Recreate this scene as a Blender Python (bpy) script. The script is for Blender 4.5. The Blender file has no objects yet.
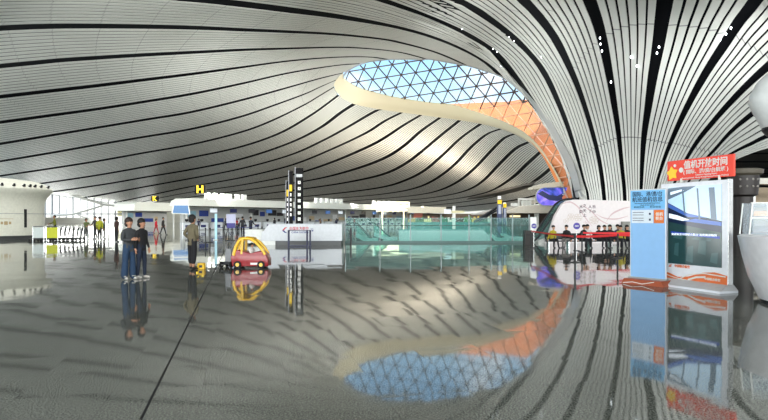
import bpy, bmesh, math, random
import numpy as np
from mathutils import Vector, Matrix
random.seed(7)
SC = bpy.context.scene
COL = SC.collection
R = math.radians
F, CU, CV, EYE = 555.0, 384.0, 219.0, 1.6

# ------------------------------------------------------------ camera
cam = bpy.data.cameras.new('camera'); co = bpy.data.objects.new('camera', cam); COL.objects.link(co)
cam.sensor_width = 36; cam.lens = 36*F/768; cam.shift_y = 9/768
cam.clip_end = 2000; cam.clip_start = 0.05
co.location = (0, 0, EYE); co.rotation_euler = (R(90), 0, 0)
SC.camera = co
# ------------------------------------------------------------ colour management
vs = SC.view_settings
vs.view_transform = 'Standard'; vs.look = 'None'; vs.exposure = 0.38; vs.gamma = 1; vs.use_curve_mapping = False
# ------------------------------------------------------------ world
W = bpy.data.worlds.new('world'); SC.world = W; W.use_nodes = True
nt = W.node_tree; nt.nodes.clear()
wo = nt.nodes.new('ShaderNodeOutputWorld'); bg = nt.nodes.new('ShaderNodeBackground')
tc = nt.nodes.new('ShaderNodeTexCoord'); sp = nt.nodes.new('ShaderNodeSeparateXYZ'); rp = nt.nodes.new('ShaderNodeValToRGB')
nt.links.new(tc.outputs['Generated'], sp.inputs[0]); nt.links.new(sp.outputs['Z'], rp.inputs[0])
cr = rp.color_ramp
cr.elements[0].position = 0.0; cr.elements[0].color = (1.0, 1.0, 0.98, 1)
cr.elements[1].position = 1.0; cr.elements[1].color = (0.10, 0.28, 0.62, 1)
e = cr.elements.new(0.09); e.color = (0.92, 0.96, 1.0, 1)
e = cr.elements.new(0.17); e.color = (0.58, 0.82, 0.97, 1)
e = cr.elements.new(0.30); e.color = (0.27, 0.55, 0.88, 1)
nz = nt.nodes.new('ShaderNodeTexNoise'); nz.inputs['Scale'].default_value = 7; nz.inputs['Detail'].default_value = 6
nt.links.new(tc.outputs['Generated'], nz.inputs['Vector'])
cr2 = nt.nodes.new('ShaderNodeValToRGB'); cr2.color_ramp.elements[0].position = 0.52; cr2.color_ramp.elements[1].position = 0.72
nt.links.new(nz.outputs['Fac'], cr2.inputs[0])
mx = nt.nodes.new('ShaderNodeMixRGB'); mx.inputs[2].default_value = (1, 1, 1, 1)
nt.links.new(cr2.outputs[0], mx.inputs[0]); nt.links.new(rp.outputs[0], mx.inputs[1])
nt.links.new(mx.outputs[0], bg.inputs[0]); bg.inputs[1].default_value = 1.4
nt.links.new(bg.outputs[0], wo.inputs[0])
# ------------------------------------------------------------ lights
sl = bpy.data.lights.new('sun', 'SUN'); sl.energy = 5.0; sl.angle = R(0.6); sl.color = (1.0, 0.93, 0.80)
so = bpy.data.objects.new('sun', sl); COL.objects.link(so)
sd = Vector((-0.25, 0.62, -0.95)).normalized()       # direction the light travels
so.rotation_euler = sd.to_track_quat('-Z', 'Y').to_euler(); so.location = (0, 0, 60)
def area(name, loc, aim, sx, sy, power, color=(1, 1, 1)):
    l = bpy.data.lights.new(name, 'AREA'); l.shape = 'RECTANGLE'; l.size = sx; l.size_y = sy; l.energy = power; l.color = color
    o = bpy.data.objects.new(name, l); COL.objects.link(o); o.location = loc
    o.rotation_euler = (Vector(aim)-Vector(loc)).to_track_quat('-Z', 'Y').to_euler(); return o
area('fill_front_up', (10, -32, 1.0), (10, -18, 19), 150, 20, 50000, (0.97, 1.0, 0.97))  # added out-of-view fill, tilted up to light the ceiling
area('fill_front_high', (10, -34, 22), (0, 90, 3), 140, 8, 38000, (1.0, 1.0, 0.97))  # added high fill behind the camera for upright faces
area('fill_under_roof', (-10, 40, 28.5), (-10, 112, 0), 130, 5, 42000, (1.0, 1.0, 0.96))  # added fill under the roof deck, lights the far hall from above
area('daylight_far_window', (-124, 238.5, 6), (-100, 150, 14), 50, 11, 7000, (1.0, 1.0, 0.95))
area('fill_left_up', (-128, 90, 1.0), (-116, 92, 17), 190, 18, 62000, (0.96, 1.0, 0.97))  # added out-of-view fill at the left, aimed up at the ceiling

# ------------------------------------------------------------ materials
MATS = {}
def mat(name, col, rough=0.5, metal=0.0, emit=0.0, var=0.06, scale=6.0, spec=0.5, ecol=None, coat=0.0):
    if name in MATS: return MATS[name]
    m = bpy.data.materials.new(name); m.use_nodes = True; n = m.node_tree
    b = n.nodes['Principled BSDF']
    b.inputs['Roughness'].default_value = rough; b.inputs['Metallic'].default_value = metal
    b.inputs['Specular IOR Level'].default_value = spec
    b.inputs['Coat Weight'].default_value = coat
    t = n.nodes.new('ShaderNodeTexCoord'); z = n.nodes.new('ShaderNodeTexNoise'); z.inputs['Scale'].default_value = scale
    z.inputs['Detail'].default_value = 4
    r_ = n.nodes.new('ShaderNodeValToRGB')
    lo = tuple(max(0, c*(1-var)) for c in col); hi = tuple(min(1, c*(1+var)) for c in col)
    r_.color_ramp.elements[0].color = lo+(1,); r_.color_ramp.elements[1].color = hi+(1,)
    r_.color_ramp.elements[0].position = 0.3; r_.color_ramp.elements[1].position = 0.7
    n.links.new(t.outputs['Object'], z.inputs['Vector']); n.links.new(z.outputs['Fac'], r_.inputs[0])
    n.links.new(r_.outputs[0], b.inputs['Base Color'])
    if emit > 0:
        b.inputs['Emission Color'].default_value = (ecol or col)+(1,); b.inputs['Emission Strength'].default_value = emit
    MATS[name] = m; return m
def S(r, g, b):
    return tuple(((c/255)/12.92 if c/255 <= 0.04045 else ((c/255+0.055)/1.055)**2.4) for c in (r, g, b))
def glassmat(name, tint, opac=0.25, rough=0.03, body=None):
    if name in MATS: return MATS[name]
    m = bpy.data.materials.new(name); m.use_nodes = True; n = m.node_tree; n.nodes.clear()
    o = n.nodes.new('ShaderNodeOutputMaterial'); tr = n.nodes.new('ShaderNodeBsdfTransparent'); tr.inputs[0].default_value = tint+(1,)
    pb = n.nodes.new('ShaderNodeBsdfPrincipled'); pb.inputs['Base Color'].default_value = (body or tint)+(1,); pb.inputs['Roughness'].default_value = rough
    mi = n.nodes.new('ShaderNodeMixShader'); mi.inputs[0].default_value = opac
    n.links.new(tr.outputs[0], mi.inputs[1]); n.links.new(pb.outputs[0], mi.inputs[2]); n.links.new(mi.outputs[0], o.inputs[0])
    MATS[name] = m; return m

white = mat('white_paint', S(225, 227, 222), 0.35)
offwhite = mat('off_white_paint', S(206, 206, 196), 0.45)
grey = mat('grey_metal', S(150, 152, 152), 0.35, 0.5)
steel = mat('brushed_steel', S(190, 192, 192), 0.25, 0.9)
dark = mat('dark_metal', S(38, 40, 44), 0.4, 0.3)
black = mat('black_plastic', S(16, 16, 18), 0.45)
rubber = mat('black_rubber', S(20, 20, 20), 0.8)

# ------------------------------------------------------------ mesh builder
class MB:
    def __init__(s): s.v = []; s.f = []; s.mi = []; s.uv = {}
    def add(s, vs, fs, mi=0):
        o = len(s.v); s.v += [tuple(v) for v in vs]; s.f += [tuple(i+o for i in f) for f in fs]; s.mi += [mi]*len(fs); return s
    def box(s, x0, x1, y0, y1, z0, z1, mi=0, bev=0.0):
        if bev <= 0:
            vs = [(x0,y0,z0),(x1,y0,z0),(x1,y1,z0),(x0,y1,z0),(x0,y0,z1),(x1,y0,z1),(x1,y1,z1),(x0,y1,z1)]
            return s.add(vs, [(0,3,2,1),(4,5,6,7),(0,1,5,4),(1,2,6,5),(2,3,7,6),(3,0,4,7)], mi)
        bm = bmesh.new(); bmesh.ops.create_cube(bm, size=1)
        for v in bm.verts: v.co = Vector(((x0+x1)/2+v.co.x*(x1-x0), (y0+y1)/2+v.co.y*(y1-y0), (z0+z1)/2+v.co.z*(z1-z0)))
        bmesh.ops.bevel(bm, geom=bm.edges[:], offset=bev, segments=2, affect='EDGES', profile=0.5)
        return s.bm(bm, mi)
    def bm(s, bm, mi=0):
        bm.verts.ensure_lookup_table(); bm.verts.index_update()
        s.add([v.co.copy() for v in bm.verts], [[v.index for v in f.verts] for f in bm.faces], mi); bm.free(); return s
    def tube(s, pts, r, n=8, mi=0, cap=True):
        pts = [Vector(p) for p in pts]; rs = r if isinstance(r, (list, tuple)) else [r]*len(pts)
        rings = []; prev = None
        for i, p in enumerate(pts):
            d = (pts[min(i+1, len(pts)-1)]-pts[max(i-1, 0)]).normalized()
            if prev is None:
                a = Vector((0, 0, 1)) if abs(d.z) < 0.9 else Vector((1, 0, 0)); x = d.cross(a).normalized()
            else: x = (prev-d*prev.dot(d)).normalized()
            prev = x; y = d.cross(x)
            rings.append([p+(x*math.cos(2*math.pi*k/n)+y*math.sin(2*math.pi*k/n))*rs[i] for k in range(n)])
        vs = [q for rg in rings for q in rg]
        fs = [(i*n+k, i*n+(k+1) % n, (i+1)*n+(k+1) % n, (i+1)*n+k) for i in range(len(pts)-1) for k in range(n)]
        if cap: fs += [tuple(range(n))[::-1], tuple((len(pts)-1)*n+k for k in range(n))]
        return s.add(vs, fs, mi)
    def lathe(s, prof, c=(0, 0, 0), n=32, mi=0, a0=0.0, a1=2*math.pi):
        full = abs(a1-a0-2*math.pi) < 1e-6; m = n if full else n+1; vs = []
        for (r, z) in prof:
            for k in range(m):
                a = a0+(a1-a0)*k/n; vs.append((c[0]+r*math.cos(a), c[1]+r*math.sin(a), c[2]+z))
        fs = []
        for i in range(len(prof)-1):
            for k in range(n):
                k2 = (k+1) % m; fs.append((i*m+k, i*m+k2, (i+1)*m+k2, (i+1)*m+k))
        return s.add(vs, fs, mi)
    def disc(s, c, r, axis='y', t=0.02, n=24, mi=0):
        c = Vector(c); d = {'x': Vector((1,0,0)), 'y': Vector((0,1,0)), 'z': Vector((0,0,1))}[axis]
        return s.tube([c-d*t/2, c+d*t/2], r, n, mi)
    def ell(s, c, rx, ry, rz, mi=0, u=14, v=9):
        bm = bmesh.new(); bmesh.ops.create_uvsphere(bm, u_segments=u, v_segments=v, radius=1)
        for w in bm.verts: w.co = Vector((c[0]+w.co.x*rx, c[1]+w.co.y*ry, c[2]+w.co.z*rz))
        return s.bm(bm, mi)
    def prism(s, poly, y0, y1, mi=0):      # polygon in xz, extruded along y
        n = len(poly); vs = [(x, y0, z) for x, z in poly]+[(x, y1, z) for x, z in poly]
        fs = [tuple(range(n)), tuple(range(2*n-1, n-1, -1))]+[(i, i+n, (i+1) % n+n, (i+1) % n) for i in range(n)]
        return s.add(vs, fs, mi)
    def build(s, name, m, parent=None, smooth=False):
        me = bpy.data.meshes.new(name); me.from_pydata(s.v, [], s.f)
        for q in (m if isinstance(m, (list, tuple)) else [m]): me.materials.append(q)
        me.polygons.foreach_set('material_index', s.mi)
        b = bmesh.new(); b.from_mesh(me); bmesh.ops.recalc_face_normals(b, faces=b.faces[:]); b.to_mesh(me); b.free()
        if smooth:
            me.polygons.foreach_set('use_smooth', [True]*len(me.polygons))
            try: me.set_sharp_from_angle(angle=R(40))
            except Exception: pass
        me.update()
        o = bpy.data.objects.new(name, me); COL.objects.link(o)
        if parent: o.parent = parent
        return o
def tag(o, label=None, cat=None, group=None, kind=None):
    if label: o['label'] = label
    if cat: o['category'] = cat
    if group: o['group'] = group
    if kind: o['kind'] = kind
    return o
def thing(name, label, cat, loc=(0, 0, 0), rz=0.0, group=None):
    o = bpy.data.objects.new(name, None); COL.objects.link(o); o.location = loc; o.rotation_euler = (0, 0, rz)
    o.empty_display_size = 0.2
    return tag(o, label, cat, group)
def kids(o): return [c for c in bpy.data.objects if c.parent == o]
def copy_tree(o, parent=None):
    c = o.copy(); COL.objects.link(c)
    if parent: c.parent = parent
    for ch in kids(o): copy_tree(ch, c)
    return c
def P(u, v, d): return Vector(((u-CU)/F*d, d, EYE+(CV-v)/F*d))
def G(u, v): d = F*EYE/(v-CV); return Vector(((u-CU)/F*d, d, 0))
def X(u, d): return (u-CU)/F*d
def Z(v, d): return EYE+(CV-v)/F*d
ORD = ['first','second','third','fourth','fifth','sixth','seventh','eighth','ninth','tenth','eleventh','twelfth','thirteenth','fourteenth','fifteenth','sixteenth','seventeenth','eighteenth','nineteenth','twentieth','twenty-first','twenty-second','twenty-third','twenty-fourth','twenty-fifth','twenty-sixth','twenty-seventh','twenty-eighth']
def text(name, s, size, m, parent, loc, rz=0.0, width=None, bold=0.0, align='CENTER', tilt=90):
    c = bpy.data.curves.new(name+'_c', 'FONT'); c.body = s; c.size = size; c.align_x = align; c.align_y = 'CENTER'
    c.extrude = 0.004; c.offset = bold*size; c.resolution_u = 3
    o = bpy.data.objects.new(name+'_t', c); COL.objects.link(o)
    bpy.context.view_layer.update()
    me = bpy.data.meshes.new_from_object(o.evaluated_get(bpy.context.evaluated_depsgraph_get()))
    bpy.data.objects.remove(o); bpy.data.curves.remove(c)
    me.materials.clear(); me.materials.append(m)
    t = bpy.data.objects.new(name, me); COL.objects.link(t); t.parent = parent
    t.location = loc; t.rotation_euler = (R(tilt), 0, rz)
    if width and len(me.vertices):
        xs = [v.co.x for v in me.vertices]; w = max(xs)-min(xs)
        if w > 0: t.scale = (width/w, 1, 1)
    return t

# ------------------------------------------------------------ floor
fm = bpy.data.materials.new('polished_granite'); fm.use_nodes = True; n = fm.node_tree; b = n.nodes['Principled BSDF']
L = n.links.new
def N(t): return n.nodes.new(t)
geo = N('ShaderNodeNewGeometry'); mp = N('ShaderNodeMapping'); mp.inputs['Rotation'].default_value = (0, 0, R(-14.5))
mp.inputs['Location'].default_value = (0.35, 0, 0)
L(geo.outputs['Position'], mp.inputs['Vector'])
sc_ = N('ShaderNodeVectorMath'); sc_.operation = 'MULTIPLY'; sc_.inputs[1].default_value = (1/0.8, 1/0.8, 0)
L(mp.outputs[0], sc_.inputs[0])
fl = N('ShaderNodeVectorMath'); fl.operation = 'FLOOR'; L(sc_.outputs[0], fl.inputs[0])
wn = N('ShaderNodeTexWhiteNoise'); wn.noise_dimensions = '3D'; L(fl.outputs[0], wn.inputs['Vector'])
sb = N('ShaderNodeVectorMath'); sb.operation = 'SUBTRACT'; sb.inputs[1].default_value = (0.5, 0.5, 0.5); L(wn.outputs['Color'], sb.inputs[0])
ml = N('ShaderNodeVectorMath'); ml.operation = 'MULTIPLY'; ml.inputs[1].default_value = (0.008, 0.008, 0); L(sb.outputs[0], ml.inputs[0])
# gentle waviness within tiles
nw = N('ShaderNodeTexNoise'); nw.inputs['Scale'].default_value = 1.6; nw.inputs['Detail'].default_value = 2; L(geo.outputs['Position'], nw.inputs['Vector'])
sb2 = N('ShaderNodeVectorMath'); sb2.operation = 'SUBTRACT'; sb2.inputs[1].default_value = (0.5, 0.5, 0.5); L(nw.outputs['Color'], sb2.inputs[0])
ml2 = N('ShaderNodeVectorMath'); ml2.operation = 'MULTIPLY'; ml2.inputs[1].default_value = (0.003, 0.003, 0); L(sb2.outputs[0], ml2.inputs[0])
ad = N('ShaderNodeVectorMath'); ad.operation = 'ADD'; L(ml.outputs[0], ad.inputs[0]); L(ml2.outputs[0], ad.inputs[1])
ad2 = N('ShaderNodeVectorMath'); ad2.operation = 'ADD'; L(ad.outputs[0], ad2.inputs[0]); L(geo.outputs['Normal'], ad2.inputs[1])
nm = N('ShaderNodeVectorMath'); nm.operation = 'NORMALIZE'; L(ad2.outputs[0], nm.inputs[0]); L(nm.outputs[0], b.inputs['Normal'])
# speckle
n1 = N('ShaderNodeTexNoise'); n1.inputs['Scale'].default_value = 60; n1.inputs['Detail'].default_value = 5; n1.inputs['Roughness'].default_value = 0.8
L(geo.outputs['Position'], n1.inputs['Vector'])
r1 = N('ShaderNodeValToRGB'); r1.color_ramp.elements[0].position = 0.42; r1.color_ramp.elements[1].position = 0.60
r1.color_ramp.elements[0].color = (0.018, 0.021, 0.017, 1); r1.color_ramp.elements[1].color = (0.27, 0.29, 0.25, 1)
L(n1.outputs['Fac'], r1.inputs[0])
# joints: thin tile joints and wide expansion joint
fr = N('ShaderNodeVectorMath'); fr.operation = 'FRACTION'; L(sc_.outputs[0], fr.inputs[0])
sx = N('ShaderNodeSeparateXYZ'); L(fr.outputs[0], sx.inputs[0])
def lt(a, val):
    q = N('ShaderNodeMath'); q.operation = 'LESS_THAN'; q.inputs[1].default_value = val; L(a, q.inputs[0]); return q.outputs[0]
def mth(op, a, b_):
    q = N('ShaderNodeMath'); q.operation = op
    for i, w in enumerate((a, b_)):
        if isinstance(w, (int, float)): q.inputs[i].default_value = w
        else: L(w, q.inputs[i])
    return q.outputs[0]
j = mth('MAXIMUM', lt(sx.outputs[0], 0.006), lt(sx.outputs[1], 0.006))
sx2 = N('ShaderNodeSeparateXYZ'); L(mp.outputs[0], sx2.inputs[0])
JX = -0.42
wide = mth('LESS_THAN', mth('ABSOLUTE', mth('ADD', mth('MODULO', mth('ADD', sx2.outputs[0], 500*1.0-JX), 12.0), -(500.0 % 12.0)), 0), 0.012)
mj = N('ShaderNodeMixRGB'); mj.inputs[2].default_value = (0.03, 0.03, 0.03, 1); L(mth('MULTIPLY', j, 0.55), mj.inputs[0]); L(r1.outputs[0], mj.inputs[1])
mj2 = N('ShaderNodeMixRGB'); mj2.inputs[2].default_value = (0.004, 0.004, 0.004, 1); L(wide, mj2.inputs[0]); L(mj.outputs[0], mj2.inputs[1])
L(mj2.outputs[0], b.inputs['Base Color'])
L(mth('ADD', mth('MULTIPLY', wide, 0.6), 0.045), b.inputs['Roughness'])
b.inputs['IOR'].default_value = 1.56
floor = MB().box(-260, 220, -60, 330, -0.4, 0).build('floor', fm); tag(floor, kind='structure')

# ------------------------------------------------------------ roof surface (thin plate spline of 1/depth over view angles)
CP = [ # u, v, depth
(0,-60,58),(0,0,70),(0,28,80),(0,66,93),(0,97,106),(0,122,122),(0,144,142),(0,161,165),(0,175,190),(20,190,218),(45,183,212),(66,190,222),(95,196,230),(135,205,240),(-60,0,70),(-60,100,108),(-60,170,180),
(192,-60,56),(192,0,70),(192,28,79),(192,52,88),(192,74,95),(192,94,103),(192,112,113),(192,129,127),(192,144,143),(192,157,163),(192,169,188),(192,186,222),(192,204,245),
(300,-60,55),(300,0,70),(300,32,81),(300,48,88),(300,60,92),(300,90,100),(300,125,120),(300,150,148),(300,175,195),(300,195,235),(300,207,250),
(384,0,72),(384,25,80),(384,39,86),(384,60,93),(340,80,103),(334,86,104),(354,103,107),(397,110,112),(440,115,112),(400,140,134),(400,165,165),(384,187,212),(384,207,245),
(459,65,87),(484,71,83),(504,78,77),(434,20,76),(455,0,66),(455,-60,50),(484,15,62),(521,0,50),(521,-60,38),(587,0,38),(587,-60,30),(665,0,31),(665,-60,25),(758,0,31),(758,-60,25),(820,-40,27),
(509,32,61),(528,97,65),(541,112,59),(554,135,52),(559,150,48.5),(570,172,43),(577,197,38.5),
(556,97,51),(569,130,45),(583,185,39),(578,80,41),(598,160,38.5),(611,75,36),(618,130,36.5),(640,75,34),(643,142,35.5),(700,80,32.5),(676,130,34),(658,180,36),(751,85,31.5),(713,125,33.2),(751,115,33),(768,137,34.5),(735,155,35.5),(820,110,34),
(603,200,38),(633,200,37),(672,200,37.5),(690,200,38.5),(590,240,38),(633,240,37),(690,240,38),
(480,123,106),(501,129,94),(514,134,86),(528,142,76),(541,151,66),(553,166,55),(562,184,47),(568,198,41.5),
(450,160,140),(450,190,200),(444,210,235),(480,175,140),(500,195,168),(480,209,225),(510,165,112),(526,186,124),(540,180,98),(555,188,75),(548,196,110),(560,198,70)]
A_ = np.array(CP, float); q_ = A_[:, :2]/200.0; w_ = 100.0/A_[:, 2]
def U_(r2): return np.where(r2 > 1e-12, r2*np.log(np.maximum(r2, 1e-12))*0.5, 0.0)
d2 = ((q_[:, None, :]-q_[None, :, :])**2).sum(-1); n_ = len(CP)
K = U_(d2)+np.eye(n_)*2e-3
Pm = np.hstack([np.ones((n_, 1)), q_])
Mx = np.block([[K, Pm], [Pm.T, np.zeros((3, 3))]])
co_ = np.linalg.solve(Mx, np.concatenate([w_, np.zeros(3)]))
def depth(uv):
    p = np.asarray(uv, float)/200.0; dd = ((p[:, None, :]-q_[None, :, :])**2).sum(-1)
    w = U_(dd)@co_[:n_]+co_[n_]+p@co_[n_+1:]
    return 100.0/np.clip(w, 0.36, 4.5)
def lift(uv, k=1.0):
    uv = np.asarray(uv, float); d = depth(uv)*k
    return np.stack([(uv[:, 0]-CU)/F*d, d, EYE+(CV-uv[:, 1])/F*d], 1)
def catmull(pts, N_):
    p = np.array(pts, float); p = np.vstack([2*p[0]-p[1], p, 2*p[-1]-p[-2]]); out = []
    for i in range(1, len(p)-2):
        for t in np.linspace(0, 1, 12, endpoint=False):
            a, b_, c, d = p[i-1], p[i], p[i+1], p[i+2]
            out.append(0.5*((2*b_)+(-a+c)*t+(2*a-5*b_+4*c-d)*t*t+(-a+3*b_-3*c+d)*t**3))
    out.append(p[-2]); out = np.array(out)
    s = np.concatenate([[0], np.cumsum(np.linalg.norm(np.diff(out, axis=0), axis=1))])
    t = np.linspace(0, s[-1], N_)
    return np.stack([np.interp(t, s, out[:, 0]), np.interp(t, s, out[:, 1])], 1)
foot = 242
# each flow line of the roof from its inner end (column foot or edge of the opening) outwards
LINES = [
 ('K', [(696,foot),(698,198),(714,176),(730,164),(750,155),(775,148),(830,138)], 0),
 ('J', [(689,foot),(691,198),(707,172),(722,160),(738,151),(751,145),(768,137),(830,112)], 0),
 ('I', [(680,foot),(682,198),(696,172),(716,149),(731,132),(751,115),(775,98),(830,64)], 0),
 ('H', [(669,foot),(671,198),(679,174),(696,144),(713,123),(731,103),(751,83),(775,62),(835,12)], 0),
 ('G', [(653,foot),(654,198),(663,163),(676,131),(691,100),(708,70),(726,43),(741,20),(757,0),(800,-58)], 0),
 ('F', [(641,foot),(641,198),(643,143),(648,105),(652,77),(657,48),(661,20),(664,0),(672,-60)], 0),
 ('E', [(625,foot),(625,198),(622,167),(618,130),(614,105),(609,75),(603,45),(597,22),(589,0),(566,-60)], 0),
 ('D', [(605,foot),(604,198),(599,160),(591,128),(583,102),(575,80),(564,55),(554,36),(539,16),(524,0),(470,-58)], 0),
 ('C', [(590,foot),(588,198),(583,180),(575,150),(567,124),(559,103),(549,80),(539,63),(524,46),(509,32),(484,14),(460,0),(340,-58)], 0),
 ('B', [(580,foot),(578,198),(571,172),(563,150),(549,126),(538,109),(526,92),(514,75),(497,54),(484,43),(459,29),(434,18.5),(409,9.5),(384,1),(300,-25),(160,-58)], 0),
 ('B0', [(570.5,174),(559.5,150),(547,126),(534,107),(522,90.5),(509,74),(492,53),(484,46.5),(459,32.5),(434,21.5),(409,12),(384,4),(315,-14),(220,-34),(130,-50)], 1),
 ('B1', [(545,124),(530,103),(518,84),(503,67),(484,51),(459,37),(434,26),(409,16.5),(384,8.5),(330,-4),(240,-18),(100,-36)], 1),
 ('B2', [(521,93),(513,81),(501,69),(484,56),(459,42),(434,32),(409,23.5),(384,16.5),(330,5),(240,-6),(120,-17),(30,-24)], 1),
 ('A', [(502,77),(484,61),(459,47.5),(434,37.5),(409,30),(384,24.5),(332,16),(292,11),(242,4.5),(192,-1),(96,-8),(0,-9),(-40,-8)], 0),
 ('L1', [(470,67),(440,54),(419,47.5),(403,43.5),(384,39.5),(336,34.5),(288,32),(240,30),(192,28),(144,27),(96,26.5),(48,26.7),(0,28.5),(-70,33)], 0),
 ('L2', [(430,60),(404,53),(384,50),(360,48),(336,47.3),(290,48.5),(240,50),(192,52.5),(144,55),(96,58),(60,60.5),(30,63.5),(0,66.5),(-70,74)], 0),
 ('L3', [(390,60),(370,57),(336,57.2),(288,61),(240,67.5),(192,74),(144,80),(96,86),(48,91.5),(0,97),(-70,105)], 0),
 ('L4', [(360,63.5),(335,65.5),(288,73),(240,84),(192,94),(144,102),(96,109.5),(48,116),(0,122.5),(-70,131)], 0),
 ('L5', [(343,73),(318,79),(290,87),(250,98),(192,112),(144,120),(96,128),(48,136),(0,144),(-70,154)], 0),
 ('L6', [(336,80),(318,88),(305,94),(275,105),(240,117),(192,129),(144,137),(96,145),(48,153.5),(0,161.5),(-70,173)], 0),
 ('L7', [(334,87),(319,96),(304,105),(270,121.5),(240,132.5),(192,144.5),(144,153),(96,161.5),(48,169),(0,176),(-50,183)], 0),
 ('L8', [(338,95),(325,105),(310,115.5),(280,133),(240,147),(192,157.3),(144,167),(96,175.5),(45,183),(0,189)], 0),
 ('L9', [(354,104),(340,113),(320,128),(290,143),(242,159),(192,169.5),(144,177.5),(110,183.5),(66,190),(40,193)], 0),
 ('L10', [(383,109.5),(376,111),(347,127.5),(324,140),(292,154.5),(242,168.5),(192,178.3),(144,187),(95,196),(75,199)], 0),
 ('L11', [(402,112.5),(384,121.5),(367,132.5),(332,149),(292,165),(242,177.5),(192,186.5),(150,195.5),(120,202),(110,204)], 0),
 ('L12', [(421,115),(404,125),(384,138),(367,147),(332,162),(292,175),(242,185),(192,192),(160,198),(130,205)], 0),
 ('L13', [(441,117),(421,131),(404,146),(384,158.5),(354,169.5),(317,179),(267,187),(212,194.5),(170,200),(135,206)], 0),
 ('L14', [(460,120),(439,137),(421,152),(404,164.5),(384,174),(354,181),(317,187),(267,193.5),(212,199),(145,206.5)], 0),
 ('L15', [(482,123),(461,138),(444,154),(424,171),(404,181),(384,187),(350,192),(300,197),(230,202),(155,207)], 0),
 ('L16', [(501,129),(487,134),(471,147),(454,165),(434,180),(414,188.5),(384,194),(340,198),(280,202),(180,207)], 0),
 ('L17', [(514,134),(504,138),(491,151),(476,167),(459,181),(439,190.5),(414,195.5),(370,199.5),(310,203.5),(210,207.5)], 0),
 ('L18', [(529,142),(516,148),(501,162),(484,180),(469,189.5),(446,195.5),(410,200),(340,205),(240,208)], 0),
 ('L19', [(541,151),(526,165),(514,176.5),(496,188.5),(479,194.5),(450,199.5),(400,204.5),(280,208.5)], 0),
 ('L20', [(553,166),(541,176.5),(526,186.5),(509,192.7),(485,198.5),(450,203.5),(400,207),(320,209)], 0),
 ('L21', [(562,184),(552,190),(538,195),(515,200),(485,204),(440,208),(360,210)], 0),
 ('L22', [(567,197.5),(555,200),(535,204),(505,209),(470,212),(430,213),(380,213)], 0)]
NS = 60
curves = [catmull(p, NS) for _, p, _ in LINES]
pan = bpy.data.materials.new('ceiling_panel'); pan.use_nodes = True; n = pan.node_tree; b = n.nodes['Principled BSDF']; L = n.links.new
b.inputs['Roughness'].default_value = 0.45
uvn = N('ShaderNodeUVMap'); sxx = N('ShaderNodeSeparateXYZ'); L(uvn.outputs[0], sxx.inputs[0])
jl = lt(mth('FRACT', mth('MULTIPLY', sxx.outputs[1], 1/7.0), 0), 0.010)
nz = N('ShaderNodeTexNoise'); nz.inputs['Scale'].default_value = 0.25; ge = N('ShaderNodeNewGeometry'); L(ge.outputs['Position'], nz.inputs['Vector'])
rr = N('ShaderNodeValToRGB'); rr.color_ramp.elements[0].color = (0.62, 0.635, 0.60, 1); rr.color_ramp.elements[1].color = (0.71, 0.72, 0.68, 1)
L(nz.outputs['Fac'], rr.inputs[0])
mm = N('ShaderNodeMixRGB'); mm.inputs[2].default_value = (0.30, 0.30, 0.30, 1); L(jl, mm.inputs[0]); L(rr.outputs[0], mm.inputs[1]); L(mm.outputs[0], b.inputs['Base Color'])
void = mat('ceiling_void_black', (0.006, 0.007, 0.009), 0.8, spec=0.1)

# dark backing above the slats
fine = []
for i in range(len(curves)-1):
    for t in np.linspace(0, 1, 5, endpoint=False): fine.append(curves[i]*(1-t)+curves[i+1]*t)
fine.append(curves[-1]); NC = len(fine)
back3 = lift(np.concatenate(fine)).reshape(NC, NS, 3)
def normals(gr):
    ds = np.gradient(gr, axis=1); dt = np.gradient(gr, axis=0); nn = np.cross(ds, dt); nn /= np.linalg.norm(nn, axis=2, keepdims=True)+1e-9
    cam_dir = gr-np.array([0, 0, EYE]); s = np.sign((nn*cam_dir).sum(-1, keepdims=True)); s[s == 0] = 1
    return nn*s
def grid_faces(a, b_): return [(i*b_+k, i*b_+k+1, (i+1)*b_+k+1, (i+1)*b_+k) for i in range(a-1) for k in range(b_-1)]
bn = normals(back3); vw = back3-np.array([0, 0, EYE]); bn = bn+0.8*vw/np.linalg.norm(vw, axis=2, keepdims=True); bn /= np.linalg.norm(bn, axis=2, keepdims=True)
ramp = np.ones((NC, NS, 1))*0.8
for i in range(35, 80): ramp[i] *= 0.2
for i in range(45, NC): ramp[i, :5, 0] = (0.05, 0.08, 0.12, 0.16, 0.2)
bk = back3+bn*ramp
m_ = MB(); m_.add(bk.reshape(-1, 3), grid_faces(NC, NS)); m_.add((bk+bn*ramp*0.5).reshape(-1, 3), grid_faces(NC, NS))
ceiling = m_.build('ceiling', void, smooth=True); tag(ceiling, kind='structure')

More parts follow.
